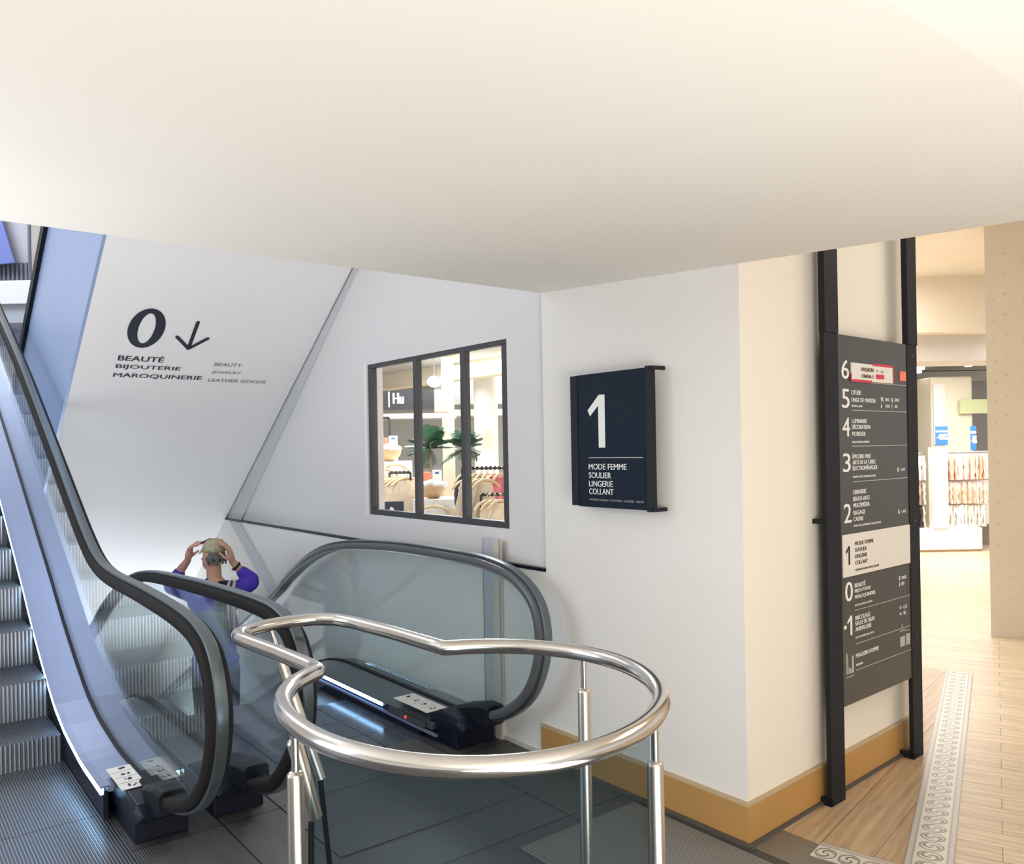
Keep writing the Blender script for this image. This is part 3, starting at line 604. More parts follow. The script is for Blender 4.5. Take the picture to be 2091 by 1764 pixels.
for py in (779.5, 838, 911, 983, 1243, 1311, 1364): bm = B(); quad(bm, (.243, YF, dzp(py)), DU, UZ, .565, .0035); dpart('rule_line', bm, ink2)
bm = B(); quad(bm, (.15, YF, dzp(1372)), DU, UZ, .075, .004); dpart('rule_line', bm, ink2)
bm = B()                                     # little skyline pictogram beside the menswear line
o0 = Vector((.148, YF, dzp(1365)))
for x0, x1, h_ in ((0, .022, .075), (.003, .016, .095), (.026, .034, .030), (.036, .052, .022), (.055, .075, .078)): quad(bm, o0 + DU * x0, DU, UZ, x1 - x0, h_)
dpart('pictogram', bm, ink2); bm = B()
for x0, x1, za, h_ in ((0.0, .055, 0, .05), (.02, .03, .09, .02), (.0, .06, .075, .006), (.065, .11, .0, .055), (.065, .11, .07, .004)): quad(bm, Vector((.69, YF, .588)) + DU * x0 + UZ * za, DU, UZ, x1 - x0, h_)
dpart('pictogram', bm, ink2)
bm = B(); za = dzp(776); box(bm, .240, .655, -.001, .0038, za - .002, za + .080); o1 = dpart('event_banner', bm, wpanel)
bm = B(); quad(bm, (.232, -.0014, za - .008), DU, UZ, .205, .012); quad(bm, (.445, -.0014, za + .074), DU, UZ, .218, .012); quad(bm, (.650, -.0016, za), DU, UZ, .012, .08); quad(bm, (.232, -.0016, za), DU, UZ, .010, .03); quad(bm, (.475, -.0016, za + .014), DU, UZ, .085, .022); obj('red_border', bm, redm, o1)
bm = B(); put(bm, 'PASSION', (.335, -.0018, za + .044), DU, UZ, .115, .018, .02); put(bm, 'CINÉMA 2', (.335, -.0018, za + .014), DU, UZ, .115, .020, .02); put(bm, 'TV · CD', (.475, -.0018, za + .044), DU, UZ, .08, .012); obj('lettering', bm, brown, o1)
bm = B(); box(bm, .735, .80, 0, .0038, dzp(769), dzp(748)); o2 = dpart('orange_label', bm, orange)
for x, z in ((.872, 2.04), (.872, 1.20), (.872, .62)): bm = B(); bmesh.ops.create_cone(bm, cap_ends=True, segments=12, radius1=.008, radius2=.006, depth=.004, matrix=Matrix.Translation((x, -.002, z)) @ Matrix.Rotation(PI / 2, 4, 'X')); dpart('screw', bm, winfr)

# ------------------------------------------------------------------ far arcade and shop (axes turned with the street front, s = along it, d = depth)
FV = Vector((math.sin(YAW), math.cos(YAW), 0)); RV = Vector((math.cos(YAW), -math.sin(YAW), 0))
MS = Matrix(((RV.x, FV.x, 0, 0), (RV.y, FV.y, 0, 0), (0, 0, 1, 0), (0, 0, 0, 1)))
def sb(bm, u0, u1, d0, d1, z0, z1): box(bm, u0, u1, d0, d1, z0, z1, MS)
def SP(u, d, z): return MS @ Vector((u, d, z))
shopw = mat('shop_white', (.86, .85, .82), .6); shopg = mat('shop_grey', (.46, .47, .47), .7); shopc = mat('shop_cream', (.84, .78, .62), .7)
bm = B(); sb(bm, 3.0, 7.6, 9.0, 9.25, 2.79, 3.6); struct('wall_arcade', bm, creamw)
bm = B(); sb(bm, 3.0, 7.6, 9.25, 9.9, 2.50, 3.4); struct('trim_8', bm, greyw)
bm = B(); box(bm, 4.33, 12, -4, 5.6, 3.4, 3.55); box(bm, 2.774, 4.33, -4, 2.2, 3.4, 3.55); struct('ceiling', bm, creamw)
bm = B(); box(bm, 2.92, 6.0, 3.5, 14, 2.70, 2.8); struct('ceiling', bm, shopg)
bm = B(); box(bm, 5.9, 6.1, 6.2, 14, 2.49, 2.71); struct('trim_9', bm, shopc)
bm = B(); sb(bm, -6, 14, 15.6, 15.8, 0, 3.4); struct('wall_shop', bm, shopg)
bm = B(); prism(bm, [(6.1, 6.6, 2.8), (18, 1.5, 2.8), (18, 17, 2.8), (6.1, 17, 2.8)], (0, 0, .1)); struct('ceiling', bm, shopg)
bm = B(); box(bm, 2.9, 18, 16.8, 17, 0, 3); struct('wall_shop', bm, shopw)
# studded column on the right
CM = mat('travertine_column', (.76, .67, .54), .7, noise=.05, nscale=3, bump=.3, bscale=30)
t = thing('column', 'tall cream stone column with rows of small studs at the right edge', 'column', tuple(SP(4.4, 7.0, 0)))
bm = B(); prism(bm, [SP(3.88, 6.75, 0), SP(5.2, 6.75, 0), SP(5.2, 7.35, 0), SP(4.3, 7.35, 0)], (0, 0, 3.4)); part('shaft', bm, CM, t)
bm = B()
for c, u in enumerate((3.955, 4.045, 4.20)):
    for k in range(19 - 2 * (c == 0)):
        z = .10 + .165 * k + .055 * (c % 2)
        if c == 2 and k % 2: continue
        sphere(bm, SP(u, 6.75, z), .02 if c < 2 else .026, 8, 6, (1, .5, .32))
part('stud', bm, CM, t, smooth=True)
# gondola with uprights
t = thing('display_unit', 'white shop display unit with plinth and posts, beyond the arcade', 'shelving', tuple(SP(6.3, 12.4, 0)))
bm = B(); sb(bm, 4.9, 6.80, 12.0, 12.9, .03, .345); part('plinth', bm, shopw, t, bevel=.01)
bm = B(); sb(bm, 4.9, 6.80, 12.03, 12.9, 0, .03); part('toe_kick', bm, mat('toe_wood', (.55, .40, .25), .6), t)
bm = B(); sb(bm, 6.09, 6.30, 11.98, 12.12, .345, 1.52); part('upright_panel', bm, shopw, t)
for a_, b_ in ((4.9, 6.1), (6.3, 7.4)): bm = B(); sb(bm, a_, b_, 12.5, 12.54, .345, 1.45); part('back_panel', bm, shopw, t)
chrome = mat('chrome_rail', (.45, .45, .47), .25, .9)
for z in (1.43, 1.03, .70):
    for a_, b_ in ((4.95, 6.09), (6.32, 7.4)):
        bm = B(); tube(bm, [SP(a_, 12.2, z), SP(b_, 12.2, z)], .012, 8); part('hanging_rail', bm, chrome, t)
t = thing('shop_column', 'broad cream column behind the lingerie display', 'column', tuple(SP(6.4, 13.2, 0)))
bm = B(); sb(bm, 6.60, 7.25, 13.0, 13.6, 0, 2.62); part('shaft', bm, shopc, t, bevel=.03)
bm = B(); sb(bm, 6.62, 6.80, 12.97, 13.0, 1.55, 2.5); part('panel', bm, shopw, t)
bm = B(); sb(bm, 6.4, 8.2, 14.0, 15.5, 2.62, 2.79); struct('trim_10', bm, shopg)
def poster(u0, u1, d, z0, z1, lab, txt='-40%'):
    t = thing('sale_poster', lab, 'poster', tuple(SP(u0, d, z0))); bm = B(); sb(bm, u0, u1, d, d + .01, z0, z1); part('poster_board', bm, bluep, t)
    bm = B(); put(bm, txt, SP(u0 + .01, d - .004, z0 + (z1 - z0) * .28), RV, UZ, (u1 - u0) * .9, (z1 - z0) * .32, .02); quad(bm, SP(u0, d - .003, z0 + (z1 - z0) * .68), RV, UZ, u1 - u0, (z1 - z0) * .10); part('lettering', bm, ink, t)
poster(6.125, 6.30, 11.96, 1.55, 1.82, 'blue and white -40% sale poster on the white upright')
poster(6.60, 6.675, 11.9, 1.47, 1.82, 'narrow blue sale poster right of the wider one')
bm = B(); sb(bm, 6.69, 6.80, 11.95, 11.97, 1.35, 1.47); bm.free()
bm = B(); sb(bm, 7.0, 7.6, 12.9, 12.94, 2.03, 2.25); tag(obj('green_panel', bm, mat('pale_green', (.62, .68, .38), .6)), 'pale green panel hanging above the lingerie racks', 'panel')
# lingerie on the rails
def cloth_bm(wd, h_, dp=.05, seed=0, neck=.35):
    rr = random.Random(seed); bm = B(); rings = []; nz = 7
    for i in range(nz):
        f = i / (nz - 1); z = -h_ * f; hw = wd / 2 * (neck + (1 - neck) * min(1, f * 3.2)) * (1 + .10 * math.sin(f * 5 + seed))
        ring = []
        for k in range(12):
            an = 2 * PI * k / 12; wv = 1 + .22 * math.sin(3 * an + seed + 2 * f) * f
            ring.append((hw * math.cos(an), dp / 2 * math.sin(an) * wv + .010 * math.sin(5 * hw * math.cos(an) * 30 / wd), z))
        rings.append(ring)
    loft(bm, rings); return bm
cl = {n: mat('fabric_' + n, c, .85, noise=.25, nscale=30) for n, c in dict(peach=(.85, .50, .34), pink=(.86, .62, .52), white=(.86, .85, .82), cream=(.82, .74, .60), beige=(.74, .62, .47), dark=(.05, .045, .05), red=(.75, .03, .12), taupe=(.38, .28, .22), rose=(.80, .22, .28)).items()}
protos = {}
def garment(n, u, d, z, wd, h_, label, group, dp=.05):
    key = (n, wd, h_)
    if key not in protos:
        o = obj('garment', cloth_bm(wd, h_, dp, len(protos) * 1.7), cl[n], smooth=True); protos[key] = o
    else:
        o = protos[key].copy(); COL.objects.link(o)
    o.location = SP(u, d, z); o.rotation_euler = (0, 0, -YAW + random.uniform(.9, 1.4)); tag(o, label, 'clothing', group)
tiers = ((1.41, .36, ('white', 'peach', 'pink'), 'peach and white lingerie hanging on the top rail of the display'), (1.01, .31, ('peach', 'pink', 'cream'), 'pink lingerie hanging on the middle rail of the display'), (.68, .32, ('white', 'cream', 'white'), 'white lingerie hanging on the bottom rail of the display'))
for z, h_, cs, lab in tiers:
    for k in range(14): garment(cs[(k * 7 + k // 3) % 3], 6.36 + .045 * k, 12.2, z - .012, .22, h_, lab + ', right of the upright', lab)
tl = ((1.41, .36, ('white', 'cream', 'white'), 'white garments on the top rail left of the display upright'), (1.01, .31, ('dark', 'taupe', 'cream'), 'dark and brown garments on the middle rail left of the display upright'), (.68, .32, ('taupe', 'dark', 'beige'), 'brown garments on the bottom rail left of the display upright'))
for z, h_, cs, lab in tl:
    for k in range(6): garment(cs[k % 3], 5.80 + .05 * k, 12.2, z - .012, .22, h_, lab, lab)
# ceiling spot lamps in the far shop
for k, (u, d) in enumerate(((6.25, 12.6), (6.5, 13.2), (6.75, 12.2))):
    bm = B(); tube(bm, [SP(u, d, 2.80), SP(u, d, 2.70)], .05, 12); o = obj('spotlight', bm, mat('spot_glow', (1, 1, 1), .5, emit=(1, .97, .9), es=6)); tag(o, ('leftmost', 'middle', 'rightmost')[k] + ' round ceiling spotlight of the far shop', 'light')

# ------------------------------------------------------------------ shop seen through the window
k9 = 9 / 6.5
def wz(z, d): return 1.6 + (z - 1.6) * d / 6.5
def wu(u, d): return u * d / 6.5
t = thing('shop_sign', 'dark hanging shop sign box with white mark seen through the window', 'sign', tuple(SP(wu(-.9, 9), 9, 2.1)))
bm = B(); sb(bm, wu(-1.10, 9), wu(-.575, 9), 9, 9.25, wz(1.93, 9), wz(2.075, 9)); part('sign_box', bm, mat('sign_charcoal', (.05, .055, .065), .5), t)
bm = B(); quad(bm, SP(wu(-.965, 9), 8.99, wz(1.945, 9)), RV, UZ, .018, .17); part('bar_mark', bm, ink, t)
bm = B(); put(bm, 'Hu', SP(wu(-.925, 9), 8.99, wz(1.97, 9)), RV, UZ, .11, .12, .02); part('lettering', bm, ink, t)
bm = B(); sb(bm, wu(-.60, 9) , wu(-.50, 9), 8.95, 9.25, wz(1.90, 9), wz(2.075, 9)); part('end_panel', bm, shopc, t)
bm = B(); sb(bm, wu(-1.4, 9.6), wu(-.45, 9.6), 9.6, 10.0, wz(1.855, 9.6), wz(1.895, 9.6)); struct('trim_11', bm, shopg)
t = thing('shop_column', 'slim cream column between the palms seen through the window', 'column', tuple(SP(wu(-.5, 9), 9, 0)))
bm = B(); sb(bm, wu(-.545, 9.4), wu(-.455, 9.4), 9.4, 9.55, 0, 2.79); part('shaft', bm, shopc, t)
t = thing('shop_column', 'round white column in the right pane of the window', 'column', tuple(SP(wu(-.2, 11), 11, 0)))
bm = B(); tube(bm, [SP(wu(-.20, 11), 11, 0), SP(wu(-.20, 11), 11, 2.79)], .16, 24); part('shaft', bm, shopw, t, smooth=True)
bm = B(); sb(bm, wu(-.62, 11), wu(.1, 11), 11.4, 11.8, wz(1.88, 11), wz(1.93, 11)); struct('trim_12', bm, shopw)
bm = B(); sb(bm, wu(-.62, 12), wu(.1, 12), 12.4, 12.5, wz(1.97, 12), 2.79); struct('trim_13', bm, shopg)
# bright far shop windows (daylight through frosted panes)
t = thing('pendant_lamp', 'glowing round pendant lamp seen through the window', 'light', tuple(SP(wu(-.602, 8.2), 8.2, 2.29)))
bm = B(); sphere(bm, SP(wu(-.602, 8.2), 8.2, wz(2.14, 8.2)), .07, sc=(1, 1, .8)); part('shade', bm, mat('lamp_glow', (1, 1, 1), .5, emit=(1, .96, .88), es=9), t, smooth=True)
bm = B(); tube(bm, [SP(wu(-.602, 8.2), 8.2, 2.33), SP(wu(-.602, 8.2), 8.2, 2.70)], .004, 6); part('cord', bm, shopg, t)
leafm = mat('palm_leaf', (.025, .085, .035), .45, noise=.3, nscale=20)
def palm(u, d, zc_, label, r=.26, n=9, seed=1):
    rr = random.Random(seed); t = thing('potted_palm', label, 'plant', tuple(SP(u, d, 0)))
    bm = B(); tube(bm, [SP(u, d, .30), SP(u, d, zc_ - r * .3)], .010, 8); part('stem', bm, mat('palm_stem', (.15, .11, .06), .8), t)
    bm = B(); tube(bm, [SP(u, d, 0), SP(u, d, .34)], .13, 16, r2=.17); part('pot', bm, shopw, t)
    for k in range(n):
        an = 2 * PI * k / n + rr.uniform(-.2, .2); el = rr.uniform(-.5, 1.45); L_ = r * rr.uniform(.85, 1.2)
        pts = []
        for i in range(9):
            f = i / 8; pts.append(Vector((math.cos(an) * L_ * f * math.cos(el), math.sin(an) * L_ * f * math.cos(el), L_ * (math.sin(el) * f - .22 * f * f))))
        bm = B(); base = SP(u, d, zc_ - r * .25)
        for i in range(1, 9):
            tg = (pts[i] - pts[i - 1]).normalized(); sd = tg.cross(Vector((0, 0, 1)))
            sd = sd.normalized() if sd.length > .01 else Vector((1, 0, 0)); wl = .42 * r * math.sin(PI * min(1, i / 8.5)) + .02
            for s_ in (-1, 1):
                p0 = base + pts[i]; tip = p0 + (sd * s_ + tg * .7).normalized() * wl - Vector((0, 0, .2 * wl)); wq = tg * .010; up_ = Vector((0, 0, .002))
                v = [bm.verts.new(q) for q in (p0 - wq, p0 + wq, (p0 + tip) / 2 + wq * 1.6, tip, (p0 + tip) / 2 - wq * 1.6)]; bm.faces.new(v)
        tube(bm, [base + p for p in pts], .004, 5)
        part('frond', bm, leafm, t)
palm(wu(-.640, 7.6), 7.6, wz(1.665, 7.6), 'dark green palm in the middle pane of the window', r=.235, n=24)
palm(wu(-.36, 8.4), 8.4, wz(1.66, 8.4), 'dark green palm in the right pane of the window', r=.235, n=22, seed=4)
# baskets with towels
wick = mat('wicker', (.55, .38, .20), .7, noise=.2, nscale=60)
def basket(u, d, z, label, r=.10):
    t = thing('bowl', label, 'bowl', tuple(SP(u, d, z))); bm = B(); rings = []
    for f, q in ((0, .35), (.2, .62), (.55, .9), (1, 1.0), (1, .92), (.6, .82), (.25, .5)): rings.append([SP(u + r * q * math.cos(2 * PI * k / 20), d + r * q * math.sin(2 * PI * k / 20), z + .085 * f) for k in range(20)])
    loft(bm, rings); part('bowl_body', bm, wick, t, smooth=True)
    for k in range(3):
        tt = obj('towel', (lambda b_: (sphere(b_, SP(u - .05 + .05 * k, d - .01 * k, z + .10 + .012 * (k % 2)), .052, 12, 8, (1.15, 1, .55)), b_)[-1])(B()), cl['white'], smooth=True); tag(tt, ('left', 'middle', 'right')[k] + ' white folded towel in the ' + label.split(' with')[0], 'towel')
b1 = (wu(-.975, 6.5), 6.55); b2 = (wu(-.622, 6.1), 6.1)
basket(b1[0], b1[1], 1.52, 'upper wooden bowl with towels behind the left window pane')
basket(b2[0], b2[1], wz(1.225, 6.1), 'lower wooden bowl with towels behind the middle window pane', .095)
for (u, d), z, q, z2 in ((b1, 1.52, 'left', 1.52), (b2, wz(1.225, 6.1), 'middle', 1.25)):
    bm = B(); sb(bm, u - .14, u + .16, d - .12, d + .2, 0, z); o = obj('plinth', bm, shopw, bevel=.006); tag(o, 'white display plinth under the wooden bowl of the ' + q + ' window pane', 'plinth')
    bm = B(); sb(bm, u - .09, u - .03, d + .13, d + .17, z, z + .19); o = obj('carton', bm, orange, bevel=.004); tag(o, 'orange carton behind the bowl in the ' + q + ' pane', 'box')
    t = thing('price_card', 'white and blue card behind the bowl in the ' + q + ' pane', 'card', tuple(SP(u, d + .1, z))); bm = B(); sb(bm, u - .02, u + .05, d + .14, d + .15, z, z + .205); part('card', bm, shopw, t)
    bm = B(); sb(bm, u - .0, u + .03, d + .135, d + .139, z + .175, z + .19); part('blue_print', bm, bluep, t)
# clothes rails near the window
hangm = mat('pale_wood_hanger', (.72, .55, .33), .5); knobm = mat('black_rail', (.02, .02, .022), .4)
def rail(u0, u1, d, z, label):
    t = thing('clothes_rail', label, 'rail', tuple(SP((u0 + u1) / 2, d, 0))); bm = B(); tube(bm, [SP(u0, d, z), SP(u1, d, z)], .008, 8); part('bar', bm, knobm, t)
    for u in (u0, u1):
        bm = B(); tube(bm, [SP(u, d, 0), SP(u, d, z)], .009, 8); part('upright', bm, knobm, t)
    bm = B(); n = max(3, int((u1 - u0) / .03))
    for k in range(n): tube(bm, [SP(u0 + (u1 - u0) * (k + .5) / n - .009, d, z), SP(u0 + (u1 - u0) * (k + .5) / n + .009, d, z)], .014, 6)
    part('hook_ring', bm, knobm, t)
def hanging(u, d, z, c, wd, h_, label, group=None, rot=.9):
    t = thing('garment', label, 'clothing', tuple(SP(u, d, z)), -YAW + rot, group)
    bm = B(); hw = wd * .5
    tube(bm, smoothpath([(-hw, 0, -.085), (-hw * .55, 0, -.045), (0, 0, -.03), (hw * .55, 0, -.045), (hw, 0, -.085)], 4), .009, 8); tube(bm, smoothpath([(0, 0, -.03), (0, 0, 0.0), (.012, 0, .016), (.022, 0, .002)], 4), .003, 6); obj('hanger', bm, hangm, t, smooth=True)
    bm = cloth_bm(wd, h_, .05, u * 9, .45); bmesh.ops.translate(bm, verts=bm.verts, vec=(0, 0, -.05)); obj('cloth', bm, cl[c], t, smooth=True)
D1 = 6.25
rail(wu(-.965, D1), wu(-.80, D1), D1, wz(1.432, D1), 'short black clothes rail behind the left window pane')
rail(wu(-.395, 5.7), wu(-.05, 5.7), 5.7, wz(1.455, 5.7), 'black clothes rail with hangers behind the right window pane')
rail(wu(-.25, 5.5), wu(-.03, 5.5), 5.5, wz(1.246, 5.5), 'lower short black rail behind the right window pane')
rail(wu(-1.073, 7.4), wu(-.96, 7.4), 7.4, wz(1.862, 7.4), 'high black rail at the top left of the window')
for k in range(4): hanging(wu(-.945 + .04 * k, D1), D1, wz(1.42, D1), 'beige', .26, .6, ('first', 'second', 'third', 'fourth')[k] + ' beige garment from the left on the rail in the left pane', 'beige garments in the left pane', .5)
hanging(wu(-1.05, D1), D1 + .02, 1.50, 'cream', .30, .75, 'cream draped garment at the left edge of the window', None, .2)
hanging(wu(-.92, 6.4), 6.42, 1.53, 'white', .22, .35, 'white draped blouse under the upper wooden bowl', None, .1)
hanging(wu(-.62, 5.95), 5.95, 1.23, 'white', .26, .5, 'white draped blouse under the lower wooden bowl', None, .1)
for k, c in enumerate(('dark', 'white', 'taupe', 'dark', 'white', 'red', 'rose')): hanging(wu(-.385 + .048 * k, 5.75), 5.75, wz(1.44, 5.75), c, .20, .20 if c != 'red' else .16, ('black', 'white', 'brown', 'second black', 'second white', 'bright red', 'rose pink')[k] + ' small top on the black rail in the right pane', 'small tops in the right pane', 1.0)
for k in range(4): hanging(wu(-.36 + .05 * k, 5.6), 5.6, wz(1.40, 5.6), 'beige', .26, .60, ('first', 'second', 'third', 'fourth')[k] + ' beige dress from the left on a wooden hanger, right pane', 'beige dresses in the right pane', .8)
for k in range(3): hanging(wu(-.20 + .05 * k, 5.45), 5.45, wz(1.235, 5.45), 'beige', .24, .55, ('left', 'middle', 'right')[k] + ' beige dress on the lower rail, right pane', 'beige dresses on the lower rail', .8)
t = thing('shopping_bag', 'dark navy paper bag with white oval in the lower left of the window', 'bag', tuple(SP(wu(-.93, 6.0), 6.0, 0)))
bm = B(); sb(bm, wu(-1.005, 6.0), wu(-.86, 6.0), 5.98, 6.03, 1.10, wz(1.205, 6.0)); part('bag_body', bm, mat('navy_paper', (.03, .035, .06), .6), t)
bm = B(); bmesh.ops.create_circle(bm, cap_ends=True, segments=20, radius=.02, matrix=Matrix.Translation(SP(wu(-.945, 6.0), 5.976, 1.175)) @ MS @ Matrix.Rotation(PI / 2, 4, 'X') @ Matrix.Rotation(.5, 4, 'Z') @ Matrix.Diagonal((.7, 1.25, 1, 1))); part('oval_mark', bm, ink, t)
bm = B(); sb(bm, wu(-1.0, 6.0) - .05, wu(-.86, 6.0) + .05, 5.96, 6.06, 0, 1.10); tag(obj('plinth', bm, shopw), 'white display plinth carrying the navy bag', 'plinth')
bm = B(); prism(bm, [SP(wu(-.25, 6.6), 6.6, 1.55), SP(wu(-.14, 6.6), 6.6, 1.55), SP(wu(-.155, 6.6), 6.6, 1.76), SP(wu(-.215, 6.6), 6.6, 1.76)], FV * .08); tag(obj('paper_bag', bm, mat('kraft', (.72, .60, .42), .8)), 'kraft paper bag in the right pane above the red top', 'bag')
bm = B(); sb(bm, wu(-.27, 6.6), wu(-.12, 6.6), 6.55, 6.8, 0, 1.55); tag(obj('plinth', bm, shopw), 'white display plinth under the kraft paper bag', 'plinth')
bm = B(); box(bm, 2.93, 2.96, 5.08, 5.14, 1.1, 2.2); bm.free()

# ------------------------------------------------------------------ atrium background at far left
AD = 14.0
bm = B(); sb(bm, -10.5, -7.9, AD, AD + .8, 4.21, 4.60); struct('trim_14', bm, mat('balcony_white', (.78, .79, .86), .6))
bm = B(); sb(bm, -10.5, -7.9, AD + .1, AD + .9, 3.90, 4.21); struct('trim_15', bm, mat('balcony_grey', (.42, .46, .55), .6))
t = thing('balcony_grille', 'grey slatted balcony screen at the upper left edge', 'screen', tuple(SP(-8.6, AD + .1, 4.6)))
bm = B(); sb(bm, -9.4, -8.17, AD + .14, AD + .16, 4.66, 5.9); part('screen_panel', bm, mat('screen_grey', (.48, .48, .52), .5), t)
bm = B()
for k in range(16): sb(bm, -9.36 + .075 * k, -9.325 + .075 * k, AD + .08, AD + .14, 4.60, 4.92)
sb(bm, -8.19, -8.16, AD + .1, AD + .16, 4.60, 5.9); part('slat', bm, mat('slat_dark', (.16, .17, .22), .5), t)
bm = B(); prism(bm, [SP(-9.2, AD - .1, 6.0), SP(-8.62, AD - .1, 6.0), SP(-8.30, AD - .1, 4.88), SP(-9.2, AD - .1, 4.80)], FV * .04); tag(obj('banner', bm, mat('blue_banner', (.16, .20, .50), .7)), 'blue cloth banner in front of the slatted screen, far left edge', 'banner')
t = thing('shopfront', 'pale shopfront with white mullions below the balcony at far left', 'shopfront', tuple(SP(-8.4, AD + 1, 0)))
bm = B(); sb(bm, -10.5, -7.9, AD + .95, AD + 1.0, 0, 3.9); part('front_panel', bm, mat('shopfront_pale', (.80, .76, .74), .6), t)
for u in (-8.62, -8.48, -8.36): bm = B(); sb(bm, u, u + .05, AD + .85, AD + .95, 0, 4.0); part('mullion', bm, shopw, t)
bm = B(); sb(bm, -10.5, -7.9, AD + .9, AD + .95, 3.62, 3.9); part('header', bm, mat('header_blue', (.30, .36, .58), .5), t)

# ------------------------------------------------------------------ person on the descending escalator (seen from behind)
PD = 6.3; PX0 = -2.286
def pp(u, z, d=0.0): return SP(PX0 + u, PD + d, z)
PR = thing('person', 'person in purple top seen from behind, both hands raised to short blond hair', 'person', tuple(pp(0, -.80)))
def cap(bm, A, C_, ra, rb, n=8):
    A = Vector(A); C_ = Vector(C_); d = (C_ - A); L_ = d.length; t_ = d.normalized(); rf = Vector((0, 0, 1)) if abs(t_.z) < .9 else Vector((1, 0, 0)); s = t_.cross(rf).normalized(); u = s.cross(t_); rings = []
    for k in range(1, 5): th_ = PI / 2 * (1 - k / 4); rings.append((A - t_ * ra * math.sin(th_), max(ra * math.cos(th_), 1e-4)))
    for k in range(0, 4): th_ = PI / 2 * k / 4; rings.append((C_ + t_ * rb * math.sin(th_), rb * math.cos(th_)))
    loft(bm, [[c + (s * math.cos(2 * PI * j / 12) + u * math.sin(2 * PI * j / 12)) * q for j in range(12)] for c, q in rings])
def chain(bm, pts):
    for (p, r1), (q, r2) in zip(pts, pts[1:]): cap(bm, p, q, r1, r2)
def ell(bm, c, r): sphere(bm, c, 1, 16, 12, r, Matrix.Rotation(-YAW, 4, 'Z'))
def blend(name, bm, m, vox, root, it=6, label=None):
    o = obj(name, bm, m, root, smooth=False, keep=True, label=label)
    md = o.modifiers.new('r', 'REMESH'); md.mode = 'VOXEL'; md.voxel_size = vox; md.use_smooth_shade = True
    sm = o.modifiers.new('s', 'SMOOTH'); sm.factor = .5; sm.iterations = it
    return o
skin = mat('skin', (.62, .33, .24), .55, noise=.06, nscale=12)
bm = B()
ell(bm, pp(-.004, .835), (.073, .092, .105)); ell(bm, pp(-.045, .775, .025), (.048, .055, .06))               # skull, jaw turned to the left
ell(bm, pp(-.092, .800, .030), (.014, .012, .016)); ell(bm, pp(-.070, .820, .05), (.02, .02, .03)); cap(bm, pp(-.080, .764, .035), pp(-.074, .762, .045), .010, .009)   # nose, cheek, lips
ell(bm, pp(-.020, .800, -.060), (.010, .018, .028)); ell(bm, pp(-.062, .735, .035), (.025, .025, .018))        # ear, chin
chain(bm, [(pp(.0, .79), .055), (pp(.002, .68), .056), (pp(.005, .61), .062)])
chain(bm, [(pp(.005, .58), .10), (pp(.005, .40), .135), (pp(.0, .20), .12), (pp(0, .04), .125), (pp(0, -.02), .12)])
for s_ in (-1, 1): chain(bm, [(pp(.08 * s_, -.02), .088), (pp(.085 * s_, -.38, .02), .062), (pp(.085 * s_, -.44, .0), .058), (pp(.082 * s_, -.76, -.02), .040)]); cap(bm, pp(.083 * s_, -.77, -.02), pp(.09 * s_, -.785, .14), .036, .030)
aL = [(pp(-.165, .565), .058), (pp(-.335, .590, .05), .046), (pp(-.345, .600, .06), .044), (pp(-.270, .720, .05), .034), (pp(-.205, .792, .02), .026)]
aR = [(pp(.165, .560), .058), (pp(.262, .615, .05), .048), (pp(.262, .630, .06), .044), (pp(.178, .720, .04), .034), (pp(.142, .785, .0), .026)]
chain(bm, [(pp(0, .56), .07)] + aL); chain(bm, [(pp(0, .56), .07)] + aR)
# hands: palm and five bent fingers each
def hand(W, K, T, th_):
    W, K, T, th_ = map(Vector, (W, K, T, th_)); ax = (K - W).normalized(); sd = (T - K).cross(ax); sd = sd.normalized() if sd.length > 1e-4 else FV
    chain(bm, [(W, .024), (W + (K - W) * .5 + sd * .012, .026), (K + sd * .018, .017)]); chain(bm, [(W, .022), (W + (K - W) * .5 - sd * .012, .026), (K - sd * .018, .017)])
    for j, (o_, l) in enumerate(((-.030, .92), (-.010, 1.05), (.010, 1.0), (.029, .82))):
        a_ = K + sd * o_; m_ = a_ + (T - K) * .45 * l + ax * .018 * l; e_ = a_ + (T - K) * l; chain(bm, [(a_, .0115), (m_, .0100), (e_, .0082)])
    m_ = W + (th_ - W) * .55 - sd * .028; chain(bm, [(W + (K - W) * .2 - sd * .02, .014), (m_, .0115), (th_, .0095)])
hand(pp(-.205, .792, .02), pp(-.172, .892, -.01), pp(-.085, .928, -.02), pp(-.100, .872, -.04))
hand(pp(.142, .785, .0), pp(.128, .880, -.03), pp(.070, .935, -.06), pp(.070, .86, -.07))
body = blend('body', bm, skin, .0055, PR, 3)
hairm = mat('blond_hair', (.46, .40, .27), .6, noise=.55, nscale=38, bump=1, bscale=120); hairg = mat('grey_hair', (.13, .125, .11), .65, noise=.5, nscale=45, bump=1, bscale=120)
bm = B(); rr = random.Random(5)
ell(bm, pp(.010, .892, -.005), (.088, .100, .072))
for k in range(46):
    an = rr.uniform(0, 2 * PI); el = rr.uniform(.05, 1.3); c = pp(.012 + .078 * math.cos(an) * math.cos(el), .885 + .062 * math.sin(el), .09 * math.sin(an) * math.cos(el)); e = c + RV * rr.uniform(-.03, .03) + UZ * rr.uniform(-.045, .015) - FV * rr.uniform(-.005, .02); cap(bm, c, e, .015, .006)
blend('hair', bm, hairm, .005, PR, 2)
bm = B(); ell(bm, pp(.022, .838, -.018), (.071, .084, .062)); 
for k in range(26):
    an = rr.uniform(PI * 1.05, PI * 2.05); c = pp(.024 + .07 * math.cos(an), .82, -.018 + .082 * math.sin(an)); cap(bm, c, c - UZ * rr.uniform(.03, .055) + RV * .004, .012, .005)
blend('hair', bm, hairg, .005, PR, 2, label='short dark grey hair at the nape')
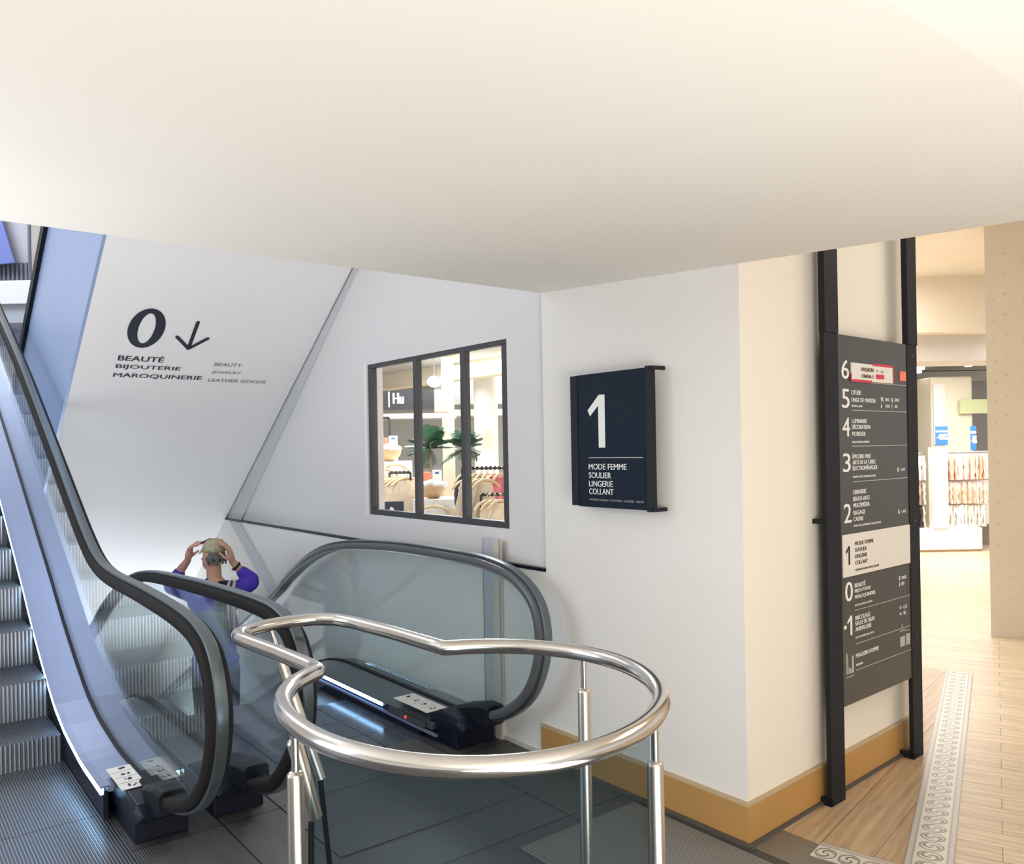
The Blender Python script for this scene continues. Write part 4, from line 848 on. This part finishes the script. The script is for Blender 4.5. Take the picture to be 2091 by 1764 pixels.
purple = mat('purple_knit', (.060, .030, .42), .8, noise=.18, nscale=10, bump=.4, bscale=150)
bm = B()
chain(bm, [(pp(.0, .600), .085), (pp(.0, .52), .125), (pp(.0, .38), .158), (pp(0, .20), .150), (pp(0, .06), .160), (pp(0, .0), .165)])
ell(bm, pp(0, .48), (.205, .125, .12)); ell(bm, pp(0, .28), (.18, .135, .22)); ell(bm, pp(0, .04), (.185, .14, .08))
chain(bm, [(pp(-.09, .555), .085), (pp(-.175, .555), .078), (pp(-.335, .592, .05), .064), (pp(-.347, .605, .06), .060), (pp(-.288, .69, .052), .047)])
chain(bm, [(pp(.09, .555), .085), (pp(.172, .555), .078), (pp(.264, .612, .05), .064), (pp(.264, .635, .06), .058), (pp(.205, .692, .045), .048)])
blend('shirt', bm, purple, .008, PR, 5)
bm = B()
ell(bm, pp(0, -.03), (.165, .125, .11))
for s_ in (-1, 1): chain(bm, [(pp(.082 * s_, -.03), .105), (pp(.088 * s_, -.40, .02), .080), (pp(.088 * s_, -.46, .0), .078), (pp(.086 * s_, -.74, -.02), .062)])
blend('trousers', bm, mat('dark_trousers', (.035, .04, .05), .85, noise=.1), .009, PR, 5)
for s_ in (-1, 1):
    bm = B(); cap(bm, pp(.084 * s_, -.775, -.05), pp(.092 * s_, -.785, .16), .044, .038); part('shoe', bm, gasket, PR, smooth=True)
strapc = mat('beige_stripe', (.55, .48, .38), .8)
bm = B(); pts = smoothpath([pp(.075, .635, .03), pp(.085, .640, -.06), pp(.098, .58, -.135), pp(.110, .46, -.165), pp(.115, .30, -.175)], 6); rings = []
for p in pts: rings.append([p + RV * s1 * .028 + (-FV) * s2 for s1, s2 in ((-1, -.01), (1, -.01), (1, .014), (-1, .014))])
loft(bm, rings); part('bag_strap', bm, gasket, PR)
for dx in (.052, .092):
    bm = B(); loft(bm, [[p + RV * (dx + s1 * .006) + (-FV) * s2 for s1, s2 in ((-1, -.03), (1, -.03), (1, .008), (-1, .008))] for p in pts]); part('stripe', bm, strapc, PR, label='beige shoulder stripe')
bm = B(); tube(bm, [pp(.158, .748, .02), pp(.168, .737, .025)], .040, 16); o = part('wristwatch', bm, gasket, PR, smooth=True)
bag = thing('backpack', 'olive grey backpack worn by the person in purple', 'bag', tuple(pp(.02, .1, -.2)))
bm = B(); rings = []
for z, hw, hd in ((.10, .08, .04), (.115, .12, .075), (.25, .135, .09), (.38, .125, .08), (.44, .09, .05), (.45, .05, .02)):
    rings.append([pp(.045 + hw * math.cos(2 * PI * k / 20), z, -.205 + hd * math.sin(2 * PI * k / 20)) for k in range(20)])
loft(bm, rings); part('bag_body', bm, mat('olive_canvas', (.10, .12, .10), .85, noise=.15), bag, smooth=True)
bm = B(); rings = []
for z, hw, hd in ((.13, .07, .02), (.14, .085, .035), (.24, .09, .04), (.27, .07, .02)): rings.append([pp(.045 + hw * math.cos(2 * PI * k / 16), z, -.285 + hd * math.sin(2 * PI * k / 16)) for k in range(16)])
loft(bm, rings); part('bag_pocket', bm, mat('olive_canvas_light', (.16, .17, .13), .85), bag, smooth=True)
# sunglasses pushed up into the hair
bm = B(); tube(bm, [pp(-.085, .925, -.03), pp(-.03, .955, .0), pp(.03, .955, .02)], .007, 8); tag(obj('sunglasses', bm, gasket), 'dark sunglasses pushed up into the blond hair', 'glasses')
